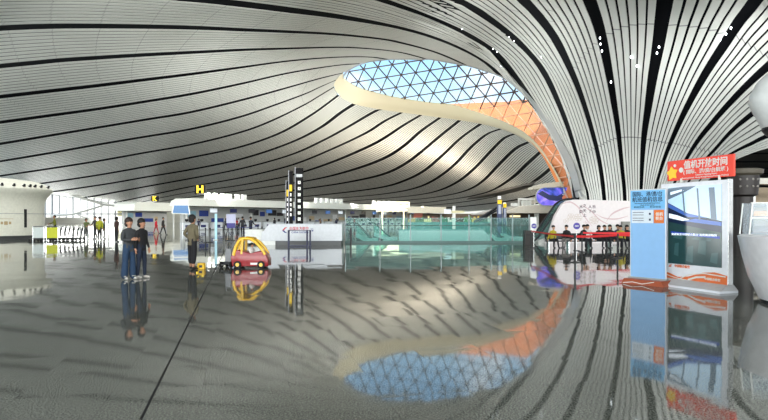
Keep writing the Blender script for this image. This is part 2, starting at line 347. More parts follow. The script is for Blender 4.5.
def slat_band(ca, cb, n, ga, gb, g):
    """slats between two flow lines; ga, gb: share of the open joint at either line, g: share of the fine joints"""
    vs, fs, uvs = [], [], []
    edges = []
    span = 1-ga-gb
    for j_ in range(n):
        t0 = ga+span*(j_+g*0.5)/n; t1 = ga+span*(j_+1-g*0.5)/n
        edges.append((t0, t1))
    P0 = lift(ca); 
    for (t0, t1) in edges:
        e0 = ca*(1-t0)+cb*t0; e1 = ca*(1-t1)+cb*t1
        A0 = lift(e0); A1 = lift(e1)
        gr = np.stack([A0, A1]); ds = np.gradient(gr, axis=1)[0]; nn = np.cross(ds, A1-A0); nn /= np.linalg.norm(nn, axis=1, keepdims=True)+1e-9
        vw = A0-np.array([0, 0, EYE]); vw /= np.linalg.norm(vw, axis=1, keepdims=True)
        s = np.sign((nn*vw).sum(1, keepdims=True)); s[s == 0] = 1; nn = (nn*s+0.8*vw)*0.035
        L_ = np.concatenate([[0], np.cumsum(np.linalg.norm(np.diff(A0, axis=0), axis=1))])
        o = len(vs); rows = [A0, A1, A1+nn, A0+nn]
        for r_ in rows: vs += [tuple(p) for p in r_]
        for a in range(4):
            b2 = (a+1) % 4
            for k in range(NS-1):
                fs.append((o+a*NS+k, o+b2*NS+k, o+b2*NS+k+1, o+a*NS+k+1)); uvs += [(0, L_[k]), (1, L_[k]), (1, L_[k+1]), (0, L_[k+1])]
    me = bpy.data.meshes.new('slat_band'); me.from_pydata(vs, [], fs); me.materials.append(pan)
    uvl = me.uv_layers.new(name='UVMap'); uvl.data.foreach_set('uv', [c for q in uvs for c in q])
    me.update(); ob = bpy.data.objects.new('slat_band', me); COL.objects.link(ob); ob.parent = ceiling
for i in range(len(LINES)-1):
    na, nb = LINES[i][0], LINES[i+1][0]
    sec = LINES[i][2], LINES[i+1][2]
    if i < 9: n_s, gg, g = 6 if i > 2 else 4, 0.085, 0.26
    elif i == 9: n_s, gg, g = 2, 0.04, 0.2
    elif i < 13: n_s, gg, g = 3, 0.10, 0.24
    elif i < 21: n_s, gg, g = 9, 0.062, 0.2
    else: n_s, gg, g = 8, 0.08, 0.25
    if i == 34: n_s = 6
    g0, g1 = (0.0 if sec[0] else gg), (0.0 if sec[1] else gg)
    if i == 8: g1 = 0.13
    if i == 9: n_s, g0 = 1, 0.5
    if i == 12: g1 = 0.3
    if i == 13: g0, g1 = 0.10, 0.08
    slat_band(curves[i], curves[i+1], n_s, g0, g1, g)
# sunlight glints put in as glowing specks in the wide joints of the column
glintm = mat('sun_glint_glow', (1, 1, 1), emit=6.0, ecol=(0.85, 0.95, 1.0))
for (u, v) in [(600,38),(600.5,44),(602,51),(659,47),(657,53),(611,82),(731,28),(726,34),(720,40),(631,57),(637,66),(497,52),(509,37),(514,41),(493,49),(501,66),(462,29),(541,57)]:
    p = lift([(u, v)], 0.997)[0]; o_ = MB().ell((0, 0, 0), 0.05, 0.05, 0.08, u=8, v=6).build('ceiling_sun_glint', glintm, ceiling); o_.location = p
# roof deck over the near hall
deck = MB().box(-200, 180, -60, 62, 31, 32).build('ceiling', void); tag(deck, kind='structure')
lowc = MB().box(31, 150, 47, 210, 8.9, 9.4).build('ceiling', mat('low_ceiling_grey', S(96, 94, 90), 0.7)); tag(lowc, kind='structure')
mt = MB()
for k in range(9): mt.box(31, 150, 52+k*9, 52.9+k*9, 8.82, 8.91)
mt.build('ceiling_joint', void, lowc)

# ------------------------------------------------------------ skylight
INNER = [(343,78),(350,83.5),(360,88.6),(381,94.6),(401,98.7),(425,102.5),(453,105.5),(472,111),(494,118.5),(514,127),(530.5,138),(547,157),(561,184),(567.5,197.5)]
OUTER = [(334,87),(341,97),(354,104),(381,109.6),(421,115),(461,120.5),(490,126),(514,134),(534,146),(551,164),(562.5,184),(568,198)]
UPPER = [(343,78),(346,74),(354,68),(372,61.5),(390,60),(424,59.5),(450,63),(470,67),(484,71),(502,78),(516,88),(528,101),(546,125),(559,150),(569,172),(576,198)]
inn = catmull(INNER, 60); upp = catmull(UPPER, 60)
OUT2 = catmull([(343,73),(336,80)]+OUTER, 60)
# cream lip that rings the far side of the opening
lip_in = lift(inn); lip_out = lift(OUT2)
lipn = np.array([0, 0.25, -0.35])
rows = []
NR = 8
for k in range(NR+1):
    t = k/NR; rows.append(lip_out*(1-t)+lip_in*t+np.array([0, 0.0, -0.35])*math.sin(math.pi*t)*0.6)
lm = bpy.data.materials.new('cream_lip'); lm.use_nodes = True; n = lm.node_tree; b = n.nodes['Principled BSDF']; L = n.links.new
b.inputs['Base Color'].default_value = S(222, 214, 186)+(1,); b.inputs['Roughness'].default_value = 0.4
g3 = MB().add(np.concatenate(rows), grid_faces(NR+1, 60)); g3.add(np.concatenate(rows)+np.array([0, 0.5, 0.3]), grid_faces(NR+1, 60))
tr1 = g3.build('trim_1', lm, smooth=True); tag(tr1, kind='structure')
# grey edging on the near side of the opening
gm = mat('edging_grey', S(176, 180, 184), 0.35, 0.2)
ed_a = lift(upp); wd = []
off = np.gradient(upp, axis=0); off = np.stack([off[:, 1], -off[:, 0]], 1); off /= np.linalg.norm(off, axis=1, keepdims=True)
wpx = np.interp(np.linspace(0, 1, 60), [0, .5, .68, .8, 1], [0.5, 1.2, 3.0, 5.0, 7.0])[:, None]
ed_b = lift(upp+off*wpx)
g4 = MB().add(np.concatenate([ed_a*0.999, ed_b*0.999]), grid_faces(2, 60)); g4.add(np.concatenate([ed_a+np.array([0, .3, .5]), ed_b+np.array([0, .3, .5])]), grid_faces(2, 60))
g4.add(np.concatenate([ed_a*0.999, ed_a+np.array([0, .3, .5])]), grid_faces(2, 60))
tr2 = g4.build('trim_2', gm, smooth=True); tag(tr2, kind='structure')
# glass net surface between both edges
NT = 24
def skin_pt(s, t):     # s along the opening, t from near edge to far edge
    i = s*59; k = min(int(i), 58); f = i-k
    a = upp[k]*(1-f)+upp[k+1]*f; c = inn[k]*(1-f)+inn[k+1]*f
    return a*(1-t)+c*t
gl = glassmat('skylight_glass', (0.93, 0.98, 0.99), 0.06)
grid = []
UPA = ed_a; LPA = lip_in
for t in np.linspace(0, 1, 13):
    grid.append(UPA*(1-t)+LPA*t)
win = MB().add(np.concatenate(grid), grid_faces(13, 60)).build('window_1', gl, smooth=True); tag(win, kind='structure')
# triangulated lattice
poly = [tuple(p) for p in upp]+[tuple(p) for p in inn[::-1]]
def inside(x, y):
    c = False; j2 = len(poly)-1
    for i2 in range(len(poly)):
        xi, yi = poly[i2]; xj, yj = poly[j2]
        if (yi > y) != (yj > y) and x < (xj-xi)*(y-yi)/(yj-yi)+xi: c = not c
        j2 = i2
    return c
# depth on the ruled skylight surface, found by ray casting
from mathutils.bvhtree import BVHTree
gv = [Vector(p) for p in np.concatenate(grid)]; bvh = BVHTree.FromPolygons(gv, grid_faces(13, 60))
def on_glass(u, v):
    d = Vector(((u-CU)/F, 1, (CV-v)/F)).normalized(); h = bvh.ray_cast(Vector((0, 0, EYE)), d)
    return h[0]
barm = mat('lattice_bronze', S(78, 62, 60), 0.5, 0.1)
barm2 = mat('lattice_lit_tone', S(230, 176, 140), 0.4, 0.1)  # same bars seen lit, the light put into a paler colour
lat = MB(); lat2 = MB()
side = 14.5; hgt = 11.5; ang = R(-9)
ca_, sa_ = math.cos(ang), math.sin(ang)
def node(i, k):
    x = (i+0.5*k)*side; y = k*hgt
    xx, yy = x*ca_-y*sa_+344, x*sa_+y*ca_+84
    return xx, yy
for i in range(-20, 30):
    for k in range(-6, 16):
        a = node(i, k)
        for (di, dk) in ((1, 0), (0, 1), (-1, 1)):
            b2 = node(i+di, k+dk); run = []
            for q in range(9):
                t = q/8; x = a[0]*(1-t)+b2[0]*t; y = a[1]*(1-t)+b2[1]*t
                hit = on_glass(x, y) if inside(x, y) and y < 186 else None
                if hit: run.append(hit)
                if (not hit or q == 8) and len(run) > 1:
                    mid = run[len(run)//2]
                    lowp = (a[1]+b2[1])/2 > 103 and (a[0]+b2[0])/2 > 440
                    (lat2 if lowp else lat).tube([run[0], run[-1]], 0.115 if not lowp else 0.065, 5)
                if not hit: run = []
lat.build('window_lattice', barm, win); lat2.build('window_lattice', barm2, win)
# golden outer roof seen through the lower glass
om = mat('golden_roof', S(222, 130, 66), 0.55, 0.0, var=0.08, scale=0.25)
up_or = []
for k in range(60):
    t = k/59
    # upper border: roof ridge line from the left end to the near edge, then down along it
    up_or.append(None)
ridge = catmull([(430,104.5),(455,103.8),(480,102.6),(505,101.8),(529,101),(547,125),(560.5,150),(570.5,172),(577.5,199)], 60)
lowr = catmull([(430,103),(453,105.5),(472,111),(494,118.5),(514,127),(530.5,138),(547,157),(561,184),(567.5,199)], 60)
dr = np.interp(np.linspace(0, 1, 60), [0, .25, .5, .62, .8, 1], [116, 112, 92, 70, 54, 42]); 
dl = depth(lowr)*1.012
def pin(uv, d): return np.stack([(uv[:, 0]-CU)/F*d, d, EYE+(CV-uv[:, 1])/F*d], 1)
dl = np.maximum(dl, 0); up3 = pin(ridge, np.maximum(dr, depth(ridge)*1.04)); lo3 = pin(lowr, dl)
rows = [up3*(1-t)+lo3*t for t in np.linspace(0, 1, 7)]
roof = MB().add(np.concatenate(rows), grid_faces(7, 60)); roof.add(np.concatenate(rows)+np.array([0, 1.2, 0]), grid_faces(7, 60))
ro = roof.build('outer_roof', om, smooth=True); tag(ro, 'orange golden outer roof seen through the lower glass net', 'roof', kind='structure')

# ------------------------------------------------------------ far glazed facade and far wall
fw = thing('window_2', None, None); fw['kind'] = 'structure'
DF = 236.0
xa, xb = X(30, DF), X(141, DF)
top = lambda x: 1.6+(219-np.interp(x, [X(30, DF), X(66, DF), X(95, DF), X(141, DF)], [178, 189, 195, 205]))*DF/F
pts = np.linspace(xa, xb, 20)
g_ = MB(); g_.add([(x, DF, 0) for x in pts]+[(x, DF, float(top(x))) for x in pts], grid_faces(2, 20)); o_ = g_.build('pane', glassmat('facade_glass', (1, 1, 0.98), 0.08), fw)
fr_ = MB(); k = 0
for u in list(range(32, 142, 7)):
    x = X(u, DF); w = 0.55 if k % 3 == 0 else 0.28; fr_.box(x-w/2, x+w/2, DF-0.8, DF-0.2, 0, float(top(x))-0.1); k += 1
fr_.box(xa, xb, DF-0.7, DF-0.2, Z(214, DF)-0.25, Z(214, DF)+0.25)
fr_.build('window_frame', mat('facade_frame', S(176, 180, 186), 0.5), fw)
br = MB()
br.tube([P(50,191.5,DF-3), P(68,194,DF-3), P(85,199,DF-3), P(103,204.5,DF-3), P(120,206.5,DF-3), P(137,207,DF-3)], 0.5, 8)
br.tube([P(50,216,DF-3), P(72,214.5,DF-3), P(90,209.5,DF-3), P(103,205.5,DF-3)], 0.4, 8)
br.tube([P(78,215,DF-3), P(88,218.5,DF-3)], 0.3, 8)
br.build('brace', white, fw)
yl = MB()
for u in (120, 127, 134): yl.box(X(u, DF)-1.3, X(u, DF)+1.3, DF+0.4, DF+0.5, Z(216, DF), Z(206, DF))
yl.build('blind', mat('yellow_blind', S(236, 228, 160), 0.7), fw)
wf = MB().box(X(141, DF), X(700, DF), DF+12, DF+13, 0, 9).build('wall_far', offwhite); tag(wf, kind='structure')
wl = MB().box(-125, -124.5, 150, 240, 0, 2.2).build('wall_left', offwhite); tag(wl, kind='structure')

# ------------------------------------------------------------ white round kiosk at left
kc = (X(-15, 44.8), 44.8)
kt = thing('round_kiosk', 'large white round flared kiosk at the left edge of the hall', 'kiosk', (kc[0], kc[1], 0))
kw = mat('kiosk_white', S(214, 214, 200), 0.35)
MB().lathe([(4.02, 0), (4.02, 0.32), (0.1, 0.32)], n=64).build('plinth', mat('kiosk_plinth', S(60, 62, 62), 0.4), kt, True)
MB().lathe([(4.10, 0.30), (4.12, 1.6), (4.10, 2.5), (4.14, 2.9), (4.28, 3.3), (4.50, 3.6), (4.70, 3.86), (4.72, 3.98), (4.60, 4.14), (4.2, 4.42), (3.5, 4.68), (2.2, 4.85), (0.02, 4.9)], n=72).build('body', kw, kt, True)
MB().lathe([(4.13, 2.00), (4.145, 2.01), (4.145, 2.03), (4.12, 2.04)], n=72).build('seam', grey, kt)
def kpt(a, r): return (r*math.sin(a), -r*math.cos(a))
def kang(u, r):      # angle on the drum where the sight line of column u meets it
    k = (u-CU)/F; A_1 = 1+k*k; B_1 = -2*(k*kc[0]+kc[1]); C_1 = kc[0]**2+kc[1]**2-r*r; D_1 = max(B_1*B_1-4*A_1*C_1, 0)
    y = (-B_1-math.sqrt(D_1))/(2*A_1); return math.atan2(k*y-kc[0], kc[1]-y)
def krot(o, a, z, r): x, y = kpt(a, r); o.location = (x, y, z); o.rotation_euler = (0, 0, a); return o
a = kang(25.5, 4.13)
krot(MB().box(-0.10, 0.10, -0.03, 0.03, -0.72, 0.72).build('slot_panel', black, kt), a, 1.65, 4.13)
a = kang(6, 4.13)
krot(MB().box(-0.5, 0.5, -0.01, 0.02, 0.30, 0.33).box(-0.12, 0.12, -0.01, 0.02, -0.15, 0.12).box(-0.35, -0.2, -0.01, 0.02, -0.1, 0.1).box(0.2, 0.35, -0.01, 0.02, -0.1, 0.1).build('emblem', mat('emblem_tan', S(170, 150, 110), 0.6), kt), a, 1.3, 4.13)
for u in (2, 14, 24, 30, 35, 41, 48):
    a = kang(u, 4.62)
    krot(MB().box(-0.09, 0.09, -0.10, 0.10, 0, 0.12, bev=0.02).ell((0, -0.08, 0.16), 0.08, 0.10, 0.08).build('spotlight', black, kt), a, 4.10, 4.60)

# ------------------------------------------------------------ persons
def skin_mesh(verts, edges, rads, mats_, seg_mat, sub=1):
    me = bpy.data.meshes.new('sk'); me.from_pydata(verts, edges, [])
    ob = bpy.data.objects.new('sk', me); COL.objects.link(ob)
    md = ob.modifiers.new('s', 'SKIN'); md.use_smooth_shade = True; md.branch_smoothing = 0.6
    layer = me.skin_vertices[0] if me.skin_vertices else None
    if layer is None:
        bpy.context.view_layer.objects.active = ob; layer = me.skin_vertices[0]
    for i, r_ in enumerate(rads): layer.data[i].radius = (r_, r_) if not isinstance(r_, tuple) else r_
    layer.data[0].use_root = True
    sb_ = ob.modifiers.new('u', 'SUBSURF'); sb_.levels = sub; sb_.render_levels = sub
    bpy.context.view_layer.update()
    out = bpy.data.meshes.new_from_object(ob.evaluated_get(bpy.context.evaluated_depsgraph_get()))
    bpy.data.objects.remove(ob); bpy.data.meshes.remove(me)
    V_ = [Vector(v) for v in verts]; out.materials.clear()
    for q in range(6): out.materials.append(None)
    for p in out.polygons:
        c = p.center; best = 1e9; bi = 0
        for ei, (a, b2) in enumerate(edges):
            A, B = V_[a], V_[b2]; AB = B-A; t = max(0, min(1, (c-A).dot(AB)/max(AB.length_squared, 1e-9)))
            ra = rads[a] if not isinstance(rads[a], tuple) else max(rads[a]); rb = rads[b2] if not isinstance(rads[b2], tuple) else max(rads[b2])
            d_ = (c-A-AB*t).length-(ra*(1-t)+rb*t)
            if d_ < best: best = d_; bi = ei
        p.material_index = seg_mat[bi]; p.use_smooth = True
    return out
SKIN, TOP, BOT, SHOE = 0, 1, 2, 3
def body_mesh(pose, fingers=False):
    """local frame: x = person's left, facing -y"""
    v, r_, e, m = [], [], [], []
    def add(p, rad, par=None, mm=TOP):
        v.append(tuple(p)); r_.append(rad)
        if par is not None: e.append((par, len(v)-1)); m.append(mm)
        return len(v)-1
    sit = pose.startswith('sit')
    pz = 0.50 if sit else 0.92; lean = {'sit_lean': 0.22, 'bend': 0.12}.get(pose, 0.03)
    wide = 0.17 if pose in ('robust', 'akimbo') else 0.145
    pel = add((0, 0, pz), wide); ab = add((0, -lean*0.3, pz+0.16), wide*0.94, pel); ch = add((0, -lean*0.8, pz+0.36), wide*1.0, ab)
    nk = add((0, -lean, pz+0.53), 0.06, ch, TOP); hd = add((0, -lean-0.012, pz+0.60), 0.062, nk, SKIN)
    h2 = add((0, -lean-0.02, pz+0.665), 0.088, hd, SKIN); h3 = add((0, -lean-0.01, pz+0.735), 0.088, h2, SKIN)
    add((0, -lean-0.112, pz+0.66), 0.014, h2, SKIN)                     # nose
    for s in (-1, 1):
        add((s*0.098, -lean+0.0, pz+0.665), 0.013, h2, SKIN)            # ear
    for s in (-1, 1):
        sh = add((s*0.175, -lean*0.9, pz+0.46), 0.07, ch)
        if pose in ('hold', 'sit_phone'):
            el = add((s*0.25, -lean-0.03, pz+0.20), 0.052, sh); wr = add((s*0.12, -lean-0.25, pz+0.20), 0.036, el)
            hdir = Vector((-s*0.4, -0.8, 0.2)).normalized()
        elif pose == 'akimbo':
            el = add((s*0.30, 0.06, pz+0.20), 0.056, sh); wr = add((s*0.19, -0.06, pz+0.06), 0.038, el); hdir = Vector((-s*0.5, -0.5, -0.5)).normalized()
        elif pose == 'push':
            el = add((s*0.22, -0.12, pz+0.22), 0.052, sh); wr = add((s*0.20, -0.36, pz+0.14), 0.036, el); hdir = Vector((0, -1, -0.2)).normalized()
        else:
            fw_ = -0.06 if s > 0 else 0.05
            el = add((s*0.225, -lean*0.6+0.03, pz+0.20), 0.052, sh); wr = add((s*0.235, fw_-0.03, pz-0.04), 0.036, el); hdir = Vector((0, -0.15, -1)).normalized()
        W_ = Vector(v[wr]); pl = add(W_+hdir*0.06, 0.034, wr, SKIN)
        if fingers:
            sd_ = hdir.cross(Vector((s, 0, 0))); sd_ = sd_.normalized() if sd_.length > 0.1 else Vector((0, 1, 0))
            cu = Vector((-s, 0, 0))
            for k, ln in enumerate((0.070, 0.080, 0.074, 0.058)):
                b0 = add(W_+hdir*0.095+sd_*(k-1.5)*0.021, 0.0095, pl, SKIN)
                f1 = add(Vector(v[b0])+hdir*ln*0.5+cu*0.008, 0.0085, b0, SKIN); add(Vector(v[f1])+hdir*ln*0.4+cu*0.022, 0.0075, f1, SKIN)
            t0 = add(W_+hdir*0.045-sd_*0.042, 0.012, pl, SKIN); add(Vector(v[t0])+hdir*0.045-sd_*0.012+cu*0.012, 0.0095, t0, SKIN)
        else: add(W_+hdir*0.13, 0.024, pl, SKIN)
    for s in (-1, 1):
        hp = add((s*0.09, 0, pz-0.05), 0.105, pel, BOT)
        if sit:
            kn = add((s*0.11, -0.44, pz+0.0), 0.068, hp, BOT); an = add((s*0.11, -0.44-(0.1 if s > 0 else -0.05), 0.09), 0.045, kn, BOT); y0 = v[an][1]
        else:
            st = {'walk': 0.24, 'push': 0.18}.get(pose, 0.04)*s
            rk = {'robust': 0.085, 'loose': 0.095}.get(pose, 0.066) if pose in ('robust', 'loose') else 0.066
            if pose in ('akimbo',): rk = 0.085
            if pose in ('hold',): rk = 0.088
            an_r = 0.11 if pose == 'hold' else (0.05 if pose != 'akimbo' else 0.075)
            kn = add((s*0.10, -st*0.5-0.02, 0.50), rk, hp, BOT)
            if pose == 'akimbo':
                mid = add((s*0.105, -st*0.8, 0.24), 0.08, kn, BOT); mid2 = add((s*0.105, -st*0.85, 0.22), 0.048, mid, SKIN); an = add((s*0.105, -st, 0.09), 0.04, mid2, SKIN)
            else: an = add((s*0.105, -st, 0.10), an_r, kn, BOT)
            y0 = -st
        he = add((s*0.105, y0+0.0, 0.045), 0.044, an, SHOE); add((s*0.12, y0-0.17, 0.035), 0.036, he, SHOE)
    return skin_mesh(v, e, r_, None, m), (0, -lean-0.012, pz+0.70)
HAIR = {}
def hair_mesh(kind):
    mb = MB()
    if kind == 'short': mb.ell((0, 0.012, 0.022), 0.104, 0.108, 0.10, u=16, v=10)
    elif kind == 'bob': mb.ell((0, 0.014, 0.015), 0.112, 0.112, 0.108, u=16, v=10).ell((0, 0.045, -0.07), 0.105, 0.075, 0.09, u=16, v=10)
    elif kind == 'hat': mb.ell((0, 0.012, 0.02), 0.106, 0.108, 0.095, u=16, v=10).lathe([(0.105, 0.045), (0.16, 0.035), (0.16, 0.028), (0.1, 0.035)], n=16)
    elif kind == 'long': mb.ell((0, 0.014, 0.015), 0.112, 0.112, 0.108, u=16, v=10).ell((0, 0.07, -0.12), 0.10, 0.055, 0.18, u=16, v=10)
    elif kind == 'bun': mb.ell((0, 0.012, 0.022), 0.106, 0.11, 0.10, u=16, v=10).ell((0, 0.10, 0.06), 0.05, 0.05, 0.05)
    return mb
PC = {}
eyem = mat('eye_dark', (0.01, 0.01, 0.012), 0.3); mouthm = mat('lips', S(150, 90, 80), 0.5)
def person(label, loc, face, h, pose, top_, bot_, hair='short', shoe=(30, 30, 32), skin=(176, 128, 100), hairc=(22, 18, 16), fingers=False, group=None):
    """face: direction angle (radians) about z; 0 faces the camera"""
    key = (pose, fingers)
    if key not in PC: PC[key] = body_mesh(pose, fingers)
    me, hc = PC[key]; me = me.copy()
    cm = lambda nme, c, rg=0.85: mat('%s_%d_%d_%d' % ((nme,)+tuple(c)), S(*c), rg, var=0.12, scale=9)
    ml_ = [cm('skin', skin, 0.55), cm('cloth', top_), cm('cloth', bot_), cm('shoe', shoe, 0.6)]
    for i_, q in enumerate(ml_): me.materials[i_] = q
    t = thing('person', label, 'person', loc, face, group); k_ = h/1.7 if not pose.startswith('sit') else h/1.7
    t.scale = (k_, k_, k_)
    bo = bpy.data.objects.new('body', me); COL.objects.link(bo); bo.parent = t
    ho = hair_mesh(hair).build('hair', cm('hair', hairc, 0.7), t, True); ho.location = (hc[0], hc[1]+0.02, hc[2]+0.012)
    fo = [((hc[0]-0.033, hc[1]-0.083, hc[2]-0.015), (0.012, 0.008, 0.008)), ((hc[0]+0.033, hc[1]-0.083, hc[2]-0.015), (0.012, 0.008, 0.008)), ((hc[0], hc[1]-0.088, hc[2]-0.075), (0.022, 0.008, 0.006))]
    for q_m, nm_7 in ((fo[:2], 'eye'), (fo[2:], 'mouth')):
        for (c7, r7) in q_m:
            if fingers: MB().ell(c7, *r7, 0, 8, 6).build(nm_7, eyem if nm_7 == 'eye' else mouthm, bo, True)
    return t
# two people in the left foreground
p = G(128.5, 279.5)
person('person in dark grey jacket and wide blue jeans, walking right in the left foreground', (p.x, p.y, 0), R(62), 1.60, 'hold', (58, 60, 62), (28, 52, 78), 'bob', (190, 186, 178), fingers=True, hairc=(44, 30, 26))
person('person in black coat close behind the one in wide blue jeans', (p.x+0.20, p.y+0.30, 0), R(75), 1.58, 'stand', (26, 26, 28), (24, 34, 52), 'bob', (180, 175, 168), fingers=True)
p = G(192, 269.5)
person('person with short hair in khaki shirt and black cropped trousers, hands on hips', (p.x, p.y, 0), R(150), 1.70, 'akimbo', (104, 96, 74), (22, 22, 26), 'bob', (34, 30, 30), fingers=True)
bag = thing('small_yellow_box', 'small yellow box with dark print on the floor beside the person in khaki', 'box', (G(201.5, 269).x, G(201.5, 269).y, 0))
MB().box(-0.11, 0.11, -0.08, 0.08, 0, 0.19, bev=0.012).build('box_body', mat('box_yellow', S(222, 178, 30), 0.5), bag)
MB().box(-0.05, 0.05, -0.084, -0.079, 0.05, 0.13).build('print', dark, bag)
# background persons at left
def bp(u, vf, h, face, pose, top_, bot_, label, hair='short', **kw):
    p = G(u, vf); return person(label, (p.x, p.y, 0), face, h, pose, top_, bot_, hair, **kw)
bp(55, 237.5, 1.90, R(-60), 'push', (116, 122, 36), (30, 32, 34), 'person in yellow-green jacket behind the baggage trolleys next to the kiosk')
bp(86, 238.5, 1.62, R(60), 'push', (84, 96, 52), (90, 92, 90), 'person in olive top on the left of the trolley group', 'bob')
bp(95.5, 239, 1.78, R(-30), 'push', (48, 44, 42), (30, 30, 34), 'person in dark brown jacket behind the one in bright yellow-green vest', 'short')
bp(99.5, 240, 1.75, R(180), 'robust', (158, 160, 30), (40, 40, 42), 'person in bright yellow-green vest seen from behind', 'short')
bp(104, 239, 1.62, R(120), 'stand', (52, 60, 50), (36, 38, 40), 'person in dark green coat to the right of the yellow-green vest', 'bob')
bp(116.5, 242, 1.72, R(150), 'robust', (60, 38, 32), (26, 26, 30), 'person in dark maroon coat standing behind the two in the foreground', 'bob')
bp(143.5, 233, 1.62, R(90), 'stand', (20, 22, 34), (20, 22, 30), 'small distant person in navy beside a red-dressed one under the far canopy')
bp(156, 233.5, 1.6, R(90), 'walk', (190, 24, 40), (150, 20, 34), 'small distant person dressed in red under the far canopy', 'bob')
bp(163, 235, 1.75, R(90), 'walk', (40, 36, 34), (26, 26, 28), 'distant person in brown-black left of the long check-in canopy', 'short')
bp(242.5, 236.5, 1.80, R(190), 'stand', (32, 32, 36), (28, 28, 34), 'person in charcoal at the check-in queue, left of the pair behind the toy car', 'short')
bp(250.5, 237, 1.78, R(150), 'push', (24, 28, 40), (24, 26, 34), 'person in navy suit at the check-in queue, right of the pair behind the toy car', 'short')

# ------------------------------------------------------------ baggage trolleys
def trolley(label, loc, rz, panel=None, group='baggage trolleys nested beside the kiosk'):
    t = thing('baggage_trolley', label, 'trolley', loc, rz, group)
    f = MB(); f.tube([(-0.26, 0.35, 0.12), (0.26, 0.35, 0.12), (0.2, -0.45, 0.14), (-0.2, -0.45, 0.14), (-0.26, 0.35, 0.12)], 0.022)
    for s in (-1, 1): f.tube([(s*0.26, 0.35, 0.12), (s*0.27, 0.42, 0.6), (s*0.27, 0.52, 1.0)], 0.02)
    for z in (0.35, 0.55, 0.75): f.tube([(-0.27, 0.40+z*0.08, z), (0.27, 0.40+z*0.08, z)], 0.014)
    f.build('frame', mat('trolley_grey', S(70, 72, 72), 0.5, 0.2), t)
    MB().box(-0.2, 0.2, -0.42, 0.3, 0.13, 0.15).build('deck', grey, t)
    MB().box(-0.25, 0.25, 0.43, 0.45, 0.28, 0.9).box(-0.22, 0.22, -0.4, 0.4, 0.16, 0.22).build('rear_grille', mat('grille_dark', S(52, 54, 48), 0.6), t)
    h_ = MB(); h_.tube([(-0.28, 0.52, 1.0), (0.28, 0.52, 1.0)], 0.03); h_.build('handle', black, t)
    bk_ = MB(); bk_.box(-0.22, 0.22, 0.2, 0.42, 0.78, 0.80); 
    for x in (-0.22, -0.11, 0, 0.11, 0.22): bk_.tube([(x, 0.2, 0.78), (x, 0.2, 0.94)], 0.008)
    bk_.build('basket', dark, t)
    for (x, y) in ((-0.24, 0.33), (0.24, 0.33), (0, -0.42)):
        MB().disc((x, y, 0.07), 0.07, 'x', 0.04, 14).build('wheel', rubber, t)
    if panel: MB().box(-0.285, 0.285, 0.47, 0.49, 0.22, 0.82).build('advert_panel', panel, t)
    return t
p = G(36.5, 240.8)
yellowp = mat('advert_yellow', S(196, 200, 40), 0.5); whitep = mat('advert_white', S(205, 214, 210), 0.5)
def advert(label, x0, x1, m):
    pa = thing('trolley_row_panel', label, 'panel', (X((x0+x1)/2, 39.6), 39.6, 0))
    w = X(x1, 39.6)-X(x0, 39.6)
    MB().box(-w/2, w/2, -0.02, 0.02, Z(238, 39.6), Z(227.5, 39.6), bev=0.008).build('board', m, pa)
    f = MB()
    for s in (-1, 1): f.tube([(s*w/2, 0, 0.02), (s*w/2, 0, 1.08)], 0.025)
    f.tube([(-w/2, 0, 1.05), (w/2, 0, 1.05)], 0.03); f.build('post', steel, pa)
    return pa
advert('white advert board at the left end of the baggage trolley row', 33, 44, whitep)
advert('yellow advert board in the baggage trolley row', 46.5, 58, yellowp)
for k in range(11):
    u = 36+k*3.6
    trolley('%s baggage trolley from the left in the nested row beside the kiosk' % ORD[k], (X(u, 40.6), 40.6+0.10*k, 0), R(-68))

# ------------------------------------------------------------ child ride-on car rental
p = G(251, 267.5); cy = p.y
tc_ = thing('toy_ride_car', 'red and yellow ride-on toy car with rounded roof behind the person in khaki', 'toy car', (p.x, cy, 0))
redm = mat('toy_red', S(140, 8, 18), 0.3, coat=0.4); yelm = mat('toy_yellow', S(224, 176, 22), 0.3, coat=0.4)
def rounded_profile(poly, y0, y1, m, name, parent, inset=0.05):
    bm = bmesh.new(); n_2 = len(poly)
    fa = [bm.verts.new((x, y0, z)) for x, z in poly]; f = bm.faces.new(fa)
    ex = bmesh.ops.extrude_face_region(bm, geom=[f]); bmesh.ops.translate(bm, verts=[g for g in ex['geom'] if isinstance(g, bmesh.types.BMVert)], vec=(0, y1-y0, 0))
    bmesh.ops.bevel(bm, geom=bm.edges[:], offset=inset, segments=3, affect='EDGES', profile=0.5, clamp_overlap=True)
    return MB().bm(bm).build(name, m, parent, True)
rounded_profile([(-0.54,0.06),(-0.60,0.34),(-0.54,0.52),(-0.38,0.60),(-0.14,0.54),(0.04,0.48),(0.24,0.54),(0.42,0.56),(0.54,0.46),(0.62,0.28),(0.62,0.06)], -0.30, 0.30, redm, 'car_body', tc_, 0.03)
rf = MB()
for s in (-0.27, 0.27):
    rf.tube([(-0.50, s, 0.42), (-0.44, s, 0.68), (-0.34, s*0.95, 0.88), (-0.20, s*0.9, 0.97), (0.02, s*0.9, 0.96), (0.22, s*0.95, 0.84), (0.40, s, 0.64), (0.52, s, 0.44)], [0.06, 0.055, 0.05, 0.05, 0.05, 0.05, 0.05, 0.05], 10)
    rf.tube([(-0.24, s, 0.46), (-0.22, s*.95, 0.93)], 0.045, 8)
rf.box(-0.36, 0.14, -0.24, 0.24, 0.93, 1.0, bev=0.03)
rf.build('roof', yelm, tc_, True)
for (x, y) in ((-0.36, -0.31), (0.40, -0.31), (-0.36, 0.31), (0.40, 0.31)):
    w_o = MB().disc((x, y, 0.12), 0.12, 'y', 0.08, 20).build('wheel', rubber, tc_)
    MB().disc((x, y+(-0.045 if y < 0 else 0.045), 0.12), 0.06, 'y', 0.01, 16).build('hub', yelm, w_o)
